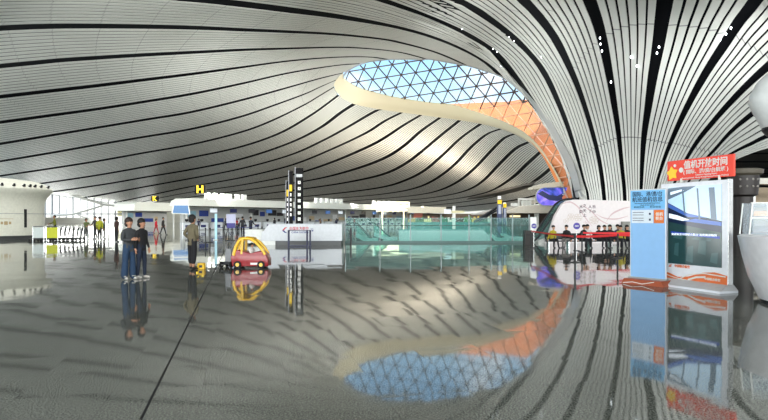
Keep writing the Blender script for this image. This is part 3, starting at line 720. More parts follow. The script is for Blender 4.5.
MB().ell((-0.52, -0.2, 0.36), 0.05, 0.06, 0.05).ell((-0.52, 0.2, 0.36), 0.05, 0.06, 0.05).build('headlight', mat('toy_pink', S(220, 90, 120), 0.4), tc_, True)
MB().box(-0.1, 0.25, -0.2, 0.2, 0.30, 0.36).build('seat', dark, tc_)
MB().box(0.05, 0.35, -0.315, -0.300, 0.12, 0.18).build('decal', white, tc_)
# toddler seated in the car
bx0, by0 = p.x+0.02, cy
def toddler():
    return person('toddler with dark hair in white top sitting in the red and yellow toy car', (bx0, by0, 0.10), R(70), 0.92, 'sit_phone', (226, 222, 216), (190, 185, 180), 'short')
toddler()
# walker / luggage cart at left of the car
p = G(228.5, 267.5)
wk = thing('folding_cart', 'small silver folding cart with black wheels left of the toy car', 'cart', (p.x, p.y, 0), R(-15))
f = MB()
for s in (-1, 1):
    f.tube([(s*0.12, 0.0, 0.12), (s*0.11, 0.05, 0.75), (s*0.11, 0.12, 0.84)], 0.016); f.tube([(s*0.13, -0.2, 0.1), (s*0.13, 0.2, 0.1)], 0.016)
f.tube([(-0.12, 0.12, 0.84), (0.12, 0.12, 0.84)], 0.02); f.tube([(-0.12, 0.03, 0.5), (0.12, 0.03, 0.5)], 0.014); f.box(-0.10, 0.10, -0.02, 0.02, 0.2, 0.62)
f.build('frame', mat('cart_grey', S(130, 132, 134), 0.4, 0.3), wk)
for (x, y) in ((-0.19, -0.12), (0.17, -0.12), (-0.15, 0.18), (0.15, 0.18)): MB().disc((x, y, 0.1), 0.1, 'x', 0.05, 18).build('wheel', rubber, wk)
MB().box(-0.16, 0.16, -0.1, 0.14, 0.1, 0.2, bev=0.02).build('base', dark, wk)

# ------------------------------------------------------------ information desk
DD = 34.0
dk = thing('information_desk', 'long white airline service desk with red and blue lettering in mid hall', 'desk', (X(302, DD), DD, 0))
lx0, lx1 = X(262, DD)-X(302, DD), X(342, DD)-X(302, DD)
zt = Z(224.5, DD)
MB().prism([(lx0-0.05, 0.26), (lx1, 0.26), (lx1, zt), (lx0+0.42, zt), (lx0-0.02, 0.75)], 0, 1.6).build('desk_body', mat('desk_white', S(204, 208, 212), 0.25), dk)
MB().box(lx0+0.8, lx1-0.05, 0.12, 1.5, 0, 0.26).build('plinth', mat('plinth_dark', S(70, 72, 72), 0.4), dk)
MB().box(lx0, lx0+0.8, 0.05, 1.5, 0, 0.26).build('plinth', white, dk)
MB().box(lx0-1.1, lx0, 0.2, 1.2, 0.1, 0.95, bev=0.03).build('side_counter', white, dk)
MB().box(lx0+0.4, lx1+0.02, -0.04, 1.65, zt, zt+0.04).build('worktop', mat('desk_top', S(190, 195, 200), 0.2), dk)
logo_r = mat('logo_red', S(196, 24, 50), 0.5); logo_b = mat('logo_blue', S(30, 40, 120), 0.5)
q = MB().prism([(-0.16, 0.0), (0.0, 0.17), (0.17, 0.2), (0.02, 0.08), (-0.04, 0.0)], -0.012, 0, 0).prism([(-0.16, -0.01), (-0.04, -0.01), (0.05, -0.1), (0.16, -0.17), (0.0, -0.16)], -0.012, 0, 1)
lo = q.build('logo', [logo_r, logo_b], dk); lo.location = (X(284.8, DD)-X(302, DD), -0.003, Z(230.3, DD))
text('lettering', '中国东方航空', 0.26, logo_r, dk, (X(299, DD)-X(302, DD), -0.003, Z(229, DD)), width=X(309, DD)-X(290, DD), bold=0.012)
text('lettering', 'CHINA EASTERN', 0.16, logo_b, dk, (X(300, DD)-X(302, DD), -0.003, Z(232.4, DD)), width=X(308, DD)-X(291, DD), bold=0.012)
text('lettering', '✈', 0.2, logo_b, dk, (X(312, DD)-X(302, DD), -0.003, Z(230, DD)))
# luggage size gauge in front
DG = 32.3
gz = thing('luggage_gauge', 'dark blue metal luggage size frame standing in front of the white desk', 'luggage gauge', (X(299, DG), DG, 0))
def gx(u): return X(u, DG)-X(299, DG)
navy = mat('navy_metal', S(28, 32, 70), 0.4)
for u in (288.5, 307, 310):
    MB().tube([(gx(u), -0.1, 0), (gx(u), -0.1, Z(230, DG))], 0.03).build('post', navy, gz)
    MB().tube([(gx(u), 0.25, 0), (gx(u), 0.25, Z(230, DG))], 0.03).build('post', navy, gz)
MB().box(gx(288.5), gx(310), -0.13, 0.28, Z(230.6, DG), Z(230, DG)).build('top_bar', navy, gz)
MB().box(gx(288), gx(311), -0.15, 0.3, 0.02, 0.07).build('base', navy, gz)

# ------------------------------------------------------------ zone pylon signs
yel = mat('sign_yellow', S(240, 200, 20), 0.5, emit=0.25)
lit = mat('sign_letters', S(240, 238, 232), 0.5, emit=0.35)
sign_black = mat('sign_black', S(14, 12, 13), 0.6, spec=0.2)
def pylon(label, u0, u1, vt, d, rows_, ytop=None, rz=0.0, body=sign_black, letters=None):
    t = thing('pylon_sign', label, 'sign', (X((u0+u1)/2, d), d, 0), rz, 'tall check-in zone pylons behind the white desk')
    w = X(u1, d)-X(u0, d); zt_ = Z(vt, d)
    MB().box(-w/2, w/2, 0, 0.16, 0.1, zt_, bev=0.01).build('panel', body, t)
    MB().box(-w/2-0.04, -w/2+0.005, -0.03, 0.2, 0, zt_+0.06).build('edge_profile', mat('pylon_edge', S(150, 152, 156), 0.4, 0.3), t)
    MB().box(-w/2-0.15, w/2+0.15, -0.2, 0.4, 0, 0.1).build('base', dark, t)
    if letters:
        for i_, c in enumerate(letters):
            z = zt_-0.95-(zt_-1.95)*i_/(len(letters)-0.5)
            o_ = MB().box(-w*0.18, w*0.18, -0.012, 0, z-0.10, z+0.10).build('letter_tile', lit, t)
            text('letter', c, 0.19, sign_black, o_, (0, -0.015, z))
    if ytop is not None:
        z = Z(ytop, d); MB().box(-w*0.38, w*0.38, -0.02, 0, z-0.22, z+0.22).build('yellow_tile', yel, t)
        k = MB()
        for i_ in range(5): k.box(-w*0.2, w*0.2, -0.02, 0, z-0.55-i_*0.33, z-0.35-i_*0.33)
        k.build('lettering', lit, t)
    return t
t = pylon('widest black pylon sign with a column of white letter tiles', 295.5, 303, 168, 36.5, 8, letters='ABCDEFGH')
MB().box(-0.2, 0.2, -0.012, 0, 4.35, 4.55).build('header', grey, t)
pylon('tall narrow silver-edged pylon with a yellow tile, left of the wide black pylon', 289, 292.6, 171, 36.8, 5, ytop=188)
pylon('shortest narrow pylon with a yellow tile, leftmost of the three pylons', 286.2, 288.8, 181, 37.4, 5, ytop=193)
def bluepyl(label, u0, u1, vt, yv, d):
    t = thing('pylon_sign', label, 'sign', (X((u0+u1)/2, d), d, 0), 0, 'blue-grey pylons behind the glass fence')
    w = X(u1, d)-X(u0, d); bm_ = mat('pylon_blue', S(58, 70, 110), 0.4)
    MB().box(-w/2, w/2, 0, 0.3, 0, Z(vt+3, d), bev=0.02).build('panel', bm_, t)
    MB().box(-w*0.35, w*0.35, 0.02, 0.28, Z(vt+3, d), Z(vt, d)).build('top_tile', lit, t)
    MB().box(-w*0.5-0.005, w*0.5+0.005, -0.02, 0, Z(yv+2, d), Z(yv-2, d)).build('yellow_tile', yel, t)
    MB().box(-w*0.3, w*0.3, -0.02, 0, Z(yv+12, d), Z(yv+3, d)).build('lettering', mat('pale_print', S(190, 196, 214), 0.5), t)
bluepyl('taller blue-grey pylon sign with a yellow band behind the glass fence', 497.6, 501.8, 196, 202, 48)
bluepyl('shorter blue-grey pylon sign with a yellow band behind the glass fence', 503.4, 506.4, 202.5, 205.5, 49)

# ------------------------------------------------------------ check-in canopies
def canopy(label, A, B, z0, z1, deep, ups, bars=False):
    A = Vector(A); B = Vector(B); ang_ = math.atan2(B.y-A.y, B.x-A.x); Ln = (B-A).length
    t = thing('check_in_canopy', label, 'canopy', (A.x, A.y, 0), ang_)
    MB().prism([(0, z0), (Ln, z0), (Ln, z1), (0.9, z1), (0.25, z1-0.35)], 0, deep).build('fascia', mat('canopy_white', S(222, 224, 214), 0.4), t)
    MB().box(0.6, Ln-0.3, 0.3, deep-0.3, z0-0.06, z0).build('soffit', mat('soffit_olive', S(104, 104, 86), 0.6), t)
    MB().box(1.5, Ln-0.5, deep-0.8, deep-0.5, 0, z0-0.06).build('back_wall', mat('island_wall', S(196, 198, 196), 0.5), t)
    for k in range(int(Ln//12)+1):
        MB().tube([(2.0+k*12, deep-1.1, 0), (2.0+k*12, deep-1.1, z0-0.06)], 0.16, 12).build('post', white, t)
    rw = random.Random(5); wm = [mat('notice_white', S(232, 234, 236), 0.5), mat('notice_blue', S(48, 70, 150), 0.5), mat('notice_dark', S(46, 44, 46), 0.5), mat('notice_beige', S(206, 186, 150), 0.5), mat('notice_olive', S(96, 100, 74), 0.5), mat('notice_cyan', S(150, 190, 206), 0.5)]
    x9 = 2.0
    while x9 < Ln-3:
        w9 = rw.uniform(0.7, 2.4); z9 = rw.uniform(0.9, 2.2)
        MB().box(x9, x9+w9, deep-0.86, deep-0.8, z9, z9+rw.uniform(0.4, 1.0)).build('wall_panel', wm[rw.randrange(6)], t); x9 += w9+rw.uniform(0.1, 0.8)
    for s_ in ups:
        o_ = MB().box(s_-0.42, s_+0.42, 1.0, 1.6, z1, z1+0.18).box(s_-0.36, s_+0.36, 1.0, 1.5, z1+0.18, z1+0.85, bev=0.06).build('uplight', white, t)
    return t, ang_, Ln
A = (X(187, 76), 76); B = (X(446, 136), 136)
def s_of(u):   # distance along the fascia for a viewing column u
    k = (u-CU)/F; ax, ay = A; dx, dy = B[0]-A[0], B[1]-A[1]
    t_ = (k*ay-ax)/(dx-k*dy); return t_*math.hypot(dx, dy)
can, cang, cL = canopy('long white check-in canopy running from the letter H into the distance', A, B, 3.42, 4.5, 4.0, [s_of(u) for u in (213, 220.5, 228, 234.5, 243, 249.5, 322, 327, 332, 337, 342, 346, 379, 384, 389, 394, 399)])
A2 = (X(134, 100), 100); B2 = (X(185, 112), 112)
can2, _, _ = canopy('smaller distant white check-in canopy under the letter K', A2, B2, 3.1, 4.7, 5, [])
def lettersign(label, u0, u1, v0, v1, d, ch):
    t = thing('zone_letter_sign', label, 'sign', (X((u0+u1)/2, d), d, Z(v1, d)))
    w = X(u1, d)-X(u0, d); h_ = Z(v0, d)-Z(v1, d)
    MB().box(-w/2, w/2, 0, 0.4, 0.15, h_, bev=0.03).build('box_body', sign_black, t)
    MB().box(-w/2+0.1, -w/2+0.2, 0.1, 0.3, 0, 0.2).box(w/2-0.2, w/2-0.1, 0.1, 0.3, 0, 0.2).build('bracket', dark, t)
    text('letter', ch, h_*1.05, mat('letter_yellow', S(246, 214, 40), 0.5, emit=0.6), t, (0, -0.02, h_*0.53), bold=0.04)
lettersign('black box sign with a yellow H on the long canopy', 194.5, 205.5, 185, 194.8, 80.0, 'H')
lettersign('small black box sign with a yellow K on the distant canopy', 151, 158, 196, 201.8, 101, 'K')
def loc_on(s_, off_, z=0):
    c, s2 = math.cos(cang), math.sin(cang); return (A[0]+c*s_-s2*off_, A[1]+s2*s_+c*off_, z)
# check-in counters
ct = None
navyp = mat('navy_panel', S(34, 40, 92), 0.4); scr = mat('screen_blue', S(70, 110, 170), 0.3, emit=0.3); scw = mat('screen_white', S(220, 228, 236), 0.3, emit=0.3)
us = [177, 184, 190, 197, 203, 210, 216, 222, 229, 235, 241, 247, 253, 259, 265, 271, 277, 308, 314, 320, 326, 332, 338, 344, 352, 360, 368, 376]
for i_ in range(26):
    lab = '%s white check-in counter from the left under the long canopy' % ORD[i_]
    if ct is None:
        ct = thing('check_in_counter', lab, 'counter', loc_on(1.6+2.55*i_, 1.8), cang, 'check-in counters under the long canopy')
        MB().box(-0.95, 0.75, 0, 0.7, 0.06, 1.12, bev=0.03).build('counter_body', mat('counter_white', S(214, 220, 224), 0.3), ct)
        MB().box(-1.0, 0.8, -0.05, 0.75, 1.12, 1.17).build('worktop', grey, ct)
        mo = MB().box(-0.4, 0.1, 0.3, 0.36, 1.25, 1.6).build('monitor', black, ct)
        MB().box(-0.18, -0.12, 0.3, 0.4, 1.17, 1.3).build('stand', dark, mo)
        MB().box(-0.6, 0.3, -0.02, 0, 0.4, 0.75).build('front_panel', navyp, ct)
    else:
        c = copy_tree(ct); c.location = loc_on(1.6+2.55*i_, 1.8); c['label'] = lab
fd = None
for i_ in range(18):
    lab = '%s hanging flight display from the left under the long canopy' % ORD[i_]
    m2 = [scw, navyp, mat('display_dark', S(30, 30, 36), 0.3), scr][i_ % 4]
    t = thing('flight_display', lab, 'display', loc_on(5.0+3.6*i_, 0.7, 2.10), cang, 'displays hanging under the long canopy')
    MB().box(-0.62, 0.62, 0, 0.1, 0.45, 1.02, bev=0.02).build('screen', m2, t)
    MB().tube([(0, 0.05, 1.02), (0, 0.05, 1.22)], 0.03).build('hanger', dark, t)
d_ = 72.0
bs = thing('large_display', 'large blue tilted screen at the left end of the long canopy', 'display', (X(181, d_), d_, Z(214.5, d_)), R(20))
MB().prism([(-1.15, 0.12), (-0.95, 1.28), (0.95, 1.28), (1.15, 0.0)], 0, 0.25).build('housing', white, bs)
o_ = MB().prism([(-1.0, 0.2), (-0.84, 1.18), (0.84, 1.18), (1.0, 0.1)], -0.02, 0).build('screen', mat('screen_sky', S(60, 104, 150), 0.3, emit=0.25), bs)
MB().tube([(0, 0.2, -Z(214.5, d_)), (0, 0.2, 0.1)], 0.08).build('post', grey, bs)
for (u_, pw) in ((216, 900), (243, 900), (330, 1500), (386, 5000), (405, 5000)):
    q7 = loc_on(s_of(u_), 1.4, 5.9); area('canopy_uplight_fill', q7, (q7[0]+4, q7[1]+8, 30), 6, 1.2, pw*0.04, (1.0, 0.86, 0.66))
for (q9, pw, cl) in ((3, 3500, (1, .98, .94)), (20, 3500, (1, .97, .92)), (34, 4000, (1, .93, .84)), (48, 4500, (1, .88, .74)), (60, 5000, (1, .84, .66)), (69, 5000, (1, .84, .66))):
    a9 = loc_on(q9, 3.4, 4.9); area('canopy_uplight_fill', a9, (a9[0]+10, a9[1]+70, 20), 9, 0.9, pw*1.0, cl)  # added row without fixtures of its own, brightens the far ceiling
# cream lattice near the canopy's far end, its sunlight put in as glow
wl_ = thing('sun_glow_frame', 'cream lattice frame with sunlight put in as glow under the far end of the canopy', 'light frame', (X(392, 112), 112, 0))
cf = MB()
x0_, x1_ = X(377, 112)-X(392, 112), X(409, 112)-X(392, 112)
for k in range(7):
    x = x0_+(x1_-x0_)*k/6; cf.box(x-0.12, x+0.12, -0.1, 0.1, 0.0 if k in (1, 5) else Z(212, 112), Z(202, 112))
for v in (203, 206.5, 210): cf.box(x0_, x1_, -0.12, 0.12, Z(v, 112)-0.25, Z(v, 112)+0.25)
cf.build('lattice', mat('cream_sun_glow', S(255, 240, 205), 0.5, emit=0.9), wl_)
# stanchions at check-in
def stanchion(label, loc, group, m=grey, h_=1.0):
    t = thing('queue_post', label, 'queue post', loc, 0, group)
    MB().lathe([(0.02, 0.0), (0.19, 0.0), (0.19, 0.02), (0.05, 0.05), (0.035, 0.06)], n=20).build('base', m, t, True)
    MB().tube([(0, 0, 0.04), (0, 0, h_)], 0.035, 12).build('post', m, t)
    MB().tube([(0, 0, h_-0.09), (0, 0, h_)], 0.05, 12).build('head', black, t)
    return t
sts = [(205.5, 242.5), (210, 242.5), (216, 239), (223, 239), (228.5, 240.5), (232.5, 240.5), (237, 238.5), (258, 238), (262, 239)]
proto = None
for i_, (u, v) in enumerate(sts):
    lab = '%s queue post from the left in front of the check-in counters' % ORD[i_]; g_ = G(u, v)
    if proto is None: proto = stanchion(lab, g_, 'queue posts in front of check-in', dark)
    else:
        c = copy_tree(proto); c.location = g_; c['label'] = lab
def belt(label, a, b_, z, m, hgt_=0.05, sag=0.02, cat='barrier belt'):
    a, b_ = Vector(a), Vector(b_); n3 = 10; vs = []
    for k in range(n3+1):
        t = k/n3; q3 = a*(1-t)+b_*t; zz = z-sag*4*t*(1-t)
        for (dy, dz) in ((-0.004, -hgt_/2), (0.004, -hgt_/2), (0.004, hgt_/2), (-0.004, hgt_/2)): vs.append((q3.x, q3.y+dy, zz+dz))
    fs = [(k*4+i2, k*4+(i2+1) % 4, (k+1)*4+(i2+1) % 4, (k+1)*4+i2) for k in range(n3) for i2 in range(4)]+[(0, 1, 2, 3), (n3*4, n3*4+3, n3*4+2, n3*4+1)]
    return tag(MB().add(vs, fs).build('barrier_belt', m), label, cat)
bb = mat('belt_blue', S(34, 50, 120), 0.6)
belt('blue barrier belt between the left pair of check-in queue posts', G(216, 239), G(223, 239), 0.93, bb)
belt('blue barrier belt across the middle of the check-in queue', G(228.5, 240.5), G(237, 238.5), 0.93, bb)
belt('long blue barrier belt behind the toy car', G(237, 238.5), G(258, 238), 0.93, bb)
sg = thing('queue_notice', 'purple and white notice stand at the check-in queue', 'sign', G(231, 241))
MB().box(-0.3, 0.3, -0.02, 0.02, 0.95, 1.3).build('lower_panel', mat('purple_panel', S(64, 60, 140), 0.5), sg)
MB().box(-0.34, 0.34, -0.02, 0.02, 1.3, 1.95).build('upper_panel', mat('lilac_panel', S(196, 198, 224), 0.5), sg)
MB().tube([(0, 0.05, 0.02), (0, 0.05, 1.3)], 0.03).build('post', dark, sg); MB().box(-0.2, 0.2, -0.2, 0.2, 0, 0.03).build('base', dark, sg)
for (u, v, h_, lab) in ((216, 240, 2.0, 'slim pale blue lit column panel at the check-in queue'),):
    g_ = G(u, v); t = thing('info_column', lab, 'sign', g_)
    MB().box(-0.09, 0.09, -0.05, 0.05, 0.05, h_, bev=0.01).build('panel', mat('pale_cyan', S(170, 214, 226), 0.4, emit=0.2), t); MB().box(-0.2, 0.2, -0.2, 0.2, 0, 0.05).build('base', grey, t)
wt = mat('desk_white', (1, 1, 1))
p0 = [(175, 232, 190), (192, 233, 200)]
# people at the far counters
import itertools
cc = [((30,34,60),'navy'),((60,60,64),'grey'),((150,40,44),'red'),((200,200,204),'white'),((28,28,30),'black'),((70,90,130),'blue'),((120,100,80),'tan')]
for i_, u in enumerate([196, 219, 226, 236, 268, 276, 318, 330, 339, 352, 362, 371, 386, 398]):
    c_, nm_ = cc[i_ % 7]; l3 = loc_on(s_of(u), -0.6-(i_ % 3)*0.9)
    person('%s traveller from the left queuing under the long canopy, in a %s top' % (ORD[i_], nm_), l3, cang+R(180+(i_*37 % 60)-30), 1.62+0.03*(i_ % 5), ['stand', 'walk', 'push'][i_ % 3], c_, (30, 32, 42), ['short', 'bob', 'long'][i_ % 3], group='travellers queuing under the long canopy')

# ------------------------------------------------------------ glass fence and escalators
DB = 37.0
teal = glassmat('teal_glass', (0.80, 0.95, 0.92), 0.12, 0.05, (0.30, 0.56, 0.54))
fe = thing('glass_fence', 'tall teal glass fence with steel posts along the escalator well', 'fence', (X(436, DB), DB, 0))
fx = lambda u: X(u, DB)-X(436, DB)
pu = [345.5, 380, 410.5, 441, 469, 491, 512.5, 529]
hB = Z(214.5, DB)
for u in pu: MB().box(fx(u)-0.035, fx(u)+0.035, -0.05, 0.05, 0, hB, bev=0.006).build('post', mat('fence_post', S(120, 132, 132), 0.35, 0.6), fe)
MB().box(fx(351)-0.06, fx(351)+0.06, -0.25, -0.1, 0, Z(228, DB)).build('post', dark, fe)
for a_, b_ in zip(pu[:-1], pu[1:]): MB().box(fx(a_)+0.05, fx(b_)-0.05, -0.01, 0.01, 0.12, hB-0.25).build('glass_pane', teal, fe)
MB().box(fx(345), fx(530), -0.03, 0.03, hB-0.26, hB-0.23).build('top_rail', mat('fence_post', (1, 1, 1)), fe)
MB().box(fx(345), fx(530), -0.06, 0.06, 0, 0.13).build('bottom_rail', mat('rail_green', S(70, 100, 96), 0.4), fe)
MB().tube([(fx(345), -0.08, Z(225.5, DB)), (fx(529), -0.08, Z(225.5, DB))], 0.02).build('handrail', steel, fe)
# pale parapet round the well
DP = 41.0
pr = thing('well_parapet', 'pale blue-grey low parapet of the escalator well behind the glass fence', 'parapet', (X(447, DP), DP, 0))
pxx = lambda u: X(u, DP)-X(447, DP)
MB().prism([(pxx(399), 0.0), (pxx(494), 0.0), (pxx(484), Z(230.5, DP)), (pxx(399), Z(230.5, DP))], 0, 0.25).build('panel', mat('parapet_pale', S(210, 224, 226), 0.3), pr)
MB().box(pxx(399), pxx(484), -0.05, 0.3, Z(230.5, DP), Z(229.3, DP)).build('cap', mat('parapet_cap', S(120, 170, 168), 0.3), pr)
tealsolid = mat('teal_panel', S(46, 124, 120), 0.25)
def escal(label, u0, v0, u1, v1, d, wid=1.2, left_ext=None):
    t = thing('escalator', label, 'escalator', (X(u1, d), d, 0))
    x0 = X(u0, d)-X(u1, d); z0 = Z(v0, d); z1 = Z(v1, d)
    for y in (0, wid):
        MB().prism([(x0, max(0, z0-0.95)), (x0, z0), (-0.1, z1+0.05), (0.35, z1), (0.35, 0), (-0.4, 0)], y-0.04, y+0.04).build('balustrade', teal, t)
        MB().tube([(x0-0.5, y, z0), (x0, y, z0), (-0.1, y, z1+0.05), (0.35, y, z1-0.02), (0.42, y, z1-0.2)], 0.05).build('handrail', mat('handrail_dark', S(20, 48, 48), 0.4), t)
        MB().prism([(x0, max(0.02, z0-1.0)), (x0, max(0.3, z0-0.72)), (-0.5, 0.22), (0.3, 0.22), (0.3, 0.0), (-0.7, 0.0)], y-0.07, y+0.07).build('skirt', mat('skirt_pale', S(150, 190, 186), 0.3), t)
    st_ = MB(); ns = 8
    for k in range(ns):
        xx = x0+(0-x0)*k/ns; zz = max(0.04, (z0-0.95)*(1-k/ns)); st_.box(xx, xx-x0/ns*1.02, 0.1, wid-0.1, 0.0, zz)
    st_.build('steps', dark, t)
    return t
escal('left escalator of the well, descending to the right behind the glass fence', 356, 223, 374, 241, 39.5)
escal('second escalator of the well behind the left one, nearer the pale parapet', 374, 223, 394, 240, 42.5)
escal('escalator descending to the right beneath the blue-grey pylons', 492, 224, 505, 241, 40.5)
escal('escalator directly right of the one beneath the blue-grey pylons', 504, 224, 519, 241, 43.0)
# teal panels behind the fence at left and shops beyond
sh = thing('shop_front', 'low distant shop front with green and yellow displays behind the glass fence', 'shop', (X(450, 70), 70, 0))
sxf = lambda u: X(u, 70)-X(450, 70)
shc = [(205,170,90),(70,110,50),(236,220,150),(150,80,60),(60,120,80),(240,236,220),(90,60,48),(70,130,60),(220,190,70),(48,90,60),(200,210,190),(130,70,50)]
rnd = random.Random(3)
for k in range(12):
    u0 = 408+k*8; c_ = shc[k]
    MB().box(sxf(u0), sxf(u0+7.6), 0, 0.5, 0, Z(222, 70)).build('display_case', mat('shop_teal', S(60, 130, 124), 0.4), sh)
    ob = MB()
    for j_ in range(4): ob.box(sxf(u0+j_*1.9+0.2), sxf(u0+j_*1.9+1.6), 0.05, 0.4, Z(222, 70), Z(222-rnd.uniform(2, 6), 70))
    ob.build('goods', mat('goods_%d' % k, S(*c_), 0.6), sh)
MB().box(sxf(408), sxf(505), 1.5, 1.8, 0, Z(213.5, 70)).build('rear_wall', mat('shop_brown', S(96, 82, 66), 0.6), sh)
MB().box(sxf(414), sxf(423), 0.4, 0.5, Z(217.5, 70), Z(213, 70)).build('sign', mat('shop_sign_brown', S(140, 66, 44), 0.5), sh)
MB().box(sxf(408), sxf(446), 0, 2.0, Z(213, 70), Z(207, 70)).build('fascia', mat('shop_fascia', S(196, 190, 170), 0.5), sh)
t = thing('signpost', 'white signpost with cross arms beyond the glass fence', 'sign', (X(454, 60), 60, 0))
MB().box(-0.16, 0.16, 0, 0.15, 0, Z(206, 60)).build('post', white, t)
MB().box(X(444, 60)-X(454, 60), X(464, 60)-X(454, 60), -0.05, 0, Z(213, 60), Z(210.7, 60)).build('arm', mat('arm_yellow', S(206, 200, 160), 0.5), t)
MB().box(X(444, 60)-X(454, 60), X(451, 60)-X(454, 60), -0.1, -0.05, Z(213.5, 60), Z(209.5, 60)).build('plate', scw, t)
bn2 = thing('dark_bin', 'dark square bin at the right end of the glass fence', 'bin', (X(529.5, 33), 33, 0))
MB().box(-0.27, 0.27, 0, 0.5, 0, 0.92, bev=0.02).build('bin_body', mat('bin_brown', S(44, 40, 38), 0.5), bn2); MB().box(-0.2, 0.2, -0.01, 0.02, 0.6, 0.72).build('opening', black, bn2)

# ------------------------------------------------------------ mezzanine, oval screen
DM = 52.0
mz = thing('mezzanine', 'white upper-level terrace behind the blue oval screen', 'mezzanine', (X(530, DM), DM, 0))
mxx = lambda u: X(u, DM)-X(530, DM)
MB().prism([(mxx(503), Z(213, DM)), (mxx(590), Z(213, DM)), (mxx(590), Z(202, DM)), (mxx(520), Z(206, DM))], 0, 7).build('slab', mat('mezz_white', S(214, 208, 194), 0.4), mz)
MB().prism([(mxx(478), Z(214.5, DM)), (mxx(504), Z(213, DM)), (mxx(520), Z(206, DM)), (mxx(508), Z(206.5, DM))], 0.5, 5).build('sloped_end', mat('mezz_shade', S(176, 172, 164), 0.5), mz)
MB().box(mxx(500), mxx(600), 4, 4.3, 0, Z(213, DM)).build('rear_wall', mat('mezz_dark', S(70, 58, 48), 0.6), mz)
rl = MB(); 
for u in (520, 524, 528, 532, 536): rl.box(mxx(u)-0.05, mxx(u)+0.05, 0.4, 0.5, Z(206, DM), Z(199, DM))
rl.box(mxx(519), mxx(537), 0.38, 0.52, Z(200, DM), Z(198, DM)); rl.box(mxx(513), mxx(519), 0.4, 1.0, Z(206, DM), Z(203, DM)); rl.box(mxx(523), mxx(533), 0.6, 0.8, Z(205, DM), Z(200.5, DM))
rl.build('railing', white, mz)
MB().box(mxx(519), mxx(530), 3.7, 3.9, Z(217, DM), Z(215, DM)).build('lit_sign', mat('warm_sign', S(255, 240, 190), 0.5, emit=0.8), mz)
for u in (508, 541, 560): MB().tube([(mxx(u), 1.5, 0), (mxx(u), 1.5, Z(213, DM))], 0.22, 12).build('column', white, mz)
# gangway line sloping up to the terrace
gw = MB(); gw.tube([P(474, 222, 50.6), P(498, 207, 50.6)], 0.12); gw.tube([P(478, 222, 50.6), P(500, 208.5, 50.6)], 0.08)
tag(gw.build('sloping_handrail', dark), 'dark sloping handrail rising right to the white terrace', 'handrail')
DSc = 48.0
os_ = thing('oval_screen', 'blue and purple oval LED screen beside the orange roof tail', 'screen', (X(556, DSc), DSc, Z(196.5, DSc)), R(-8))
hx, hz = X(575, DSc)-X(556, DSc), (205.5-188)*DSc/F/2
def capsule(hx_, hz_, n5=14):
    pts_ = []
    for k in range(n5+1): a5 = -math.pi/2+math.pi*k/n5; pts_.append((hx_-hz_+hz_*math.cos(a5), hz_*math.sin(a5)))
    for k in range(n5+1): a5 = math.pi/2+math.pi*k/n5; pts_.append((-hx_+hz_+hz_*math.cos(a5), hz_*math.sin(a5)))
    return pts_
MB().prism(capsule(hx+0.06, hz+0.06), 0, 0.5).build('housing', grey, os_)
ms = bpy.data.materials.new('oval_screen_image'); ms.use_nodes = True; n = ms.node_tree; b = n.nodes['Principled BSDF']; L = n.links.new
tcn = N('ShaderNodeTexCoord'); nz = N('ShaderNodeTexNoise'); nz.inputs['Scale'].default_value = 0.9; nz.inputs['Detail'].default_value = 2; nz.inputs['Distortion'].default_value = 1.2
L(tcn.outputs['Object'], nz.inputs['Vector']); rr = N('ShaderNodeValToRGB')
for i_, (ps, c_) in enumerate([(0.36, S(16, 40, 92)), (0.47, S(50, 80, 200)), (0.56, S(120, 100, 230)), (0.66, S(170, 150, 240))]):
    el_ = rr.color_ramp.elements[i_] if i_ < 2 else rr.color_ramp.elements.new(ps); el_.position = ps; el_.color = c_+(1,)
L(nz.outputs['Fac'], rr.inputs[0]); L(rr.outputs[0], b.inputs['Emission Color']); b.inputs['Emission Strength'].default_value = 0.9; b.inputs['Base Color'].default_value = (0.01, 0.01, 0.02, 1)
MB().prism(capsule(hx, hz), -0.03, 0).build('screen', ms, os_)
nv = mat('screen_navy', S(14, 30, 74), 0.4, emit=0.4)
MB().prism([(-hx*0.95, 0.25), (-hx*0.7, 0.5), (-hx*0.35, 0.15), (0.1, 0.05), (0.7, 0.35), (hx*0.9, 0.3), (0.8, -0.05), (0.1, -0.4), (-0.6, -0.3)], -0.045, -0.03).build('dark_figure', nv, os_)
text('lettering', '云', 0.5, scw, os_, (0.75, -0.05, 0.08))
bmn = tag(MB().prism([(X(534, 50), Z(189, 50)), (X(574, 50), Z(185, 50)), (X(574, 50), Z(180.5, 50)), (X(545, 50), Z(183, 50)), (X(534, 50), Z(186.5, 50))], 50.2, 52).build('canopy_beam', mat('cream_beam', S(206, 200, 184), 0.45)), 'cream canopy beam directly above the oval screen', 'beam')
# supports for screen and beam
MB().box(0.6, 0.9, 0.5, 0.8, -Z(196.5, DSc), 0.3).build('support', grey, os_)
cs = MB().box(0, 0.3, 0, 0.3, -Z(184, 51)*0, 0.1)

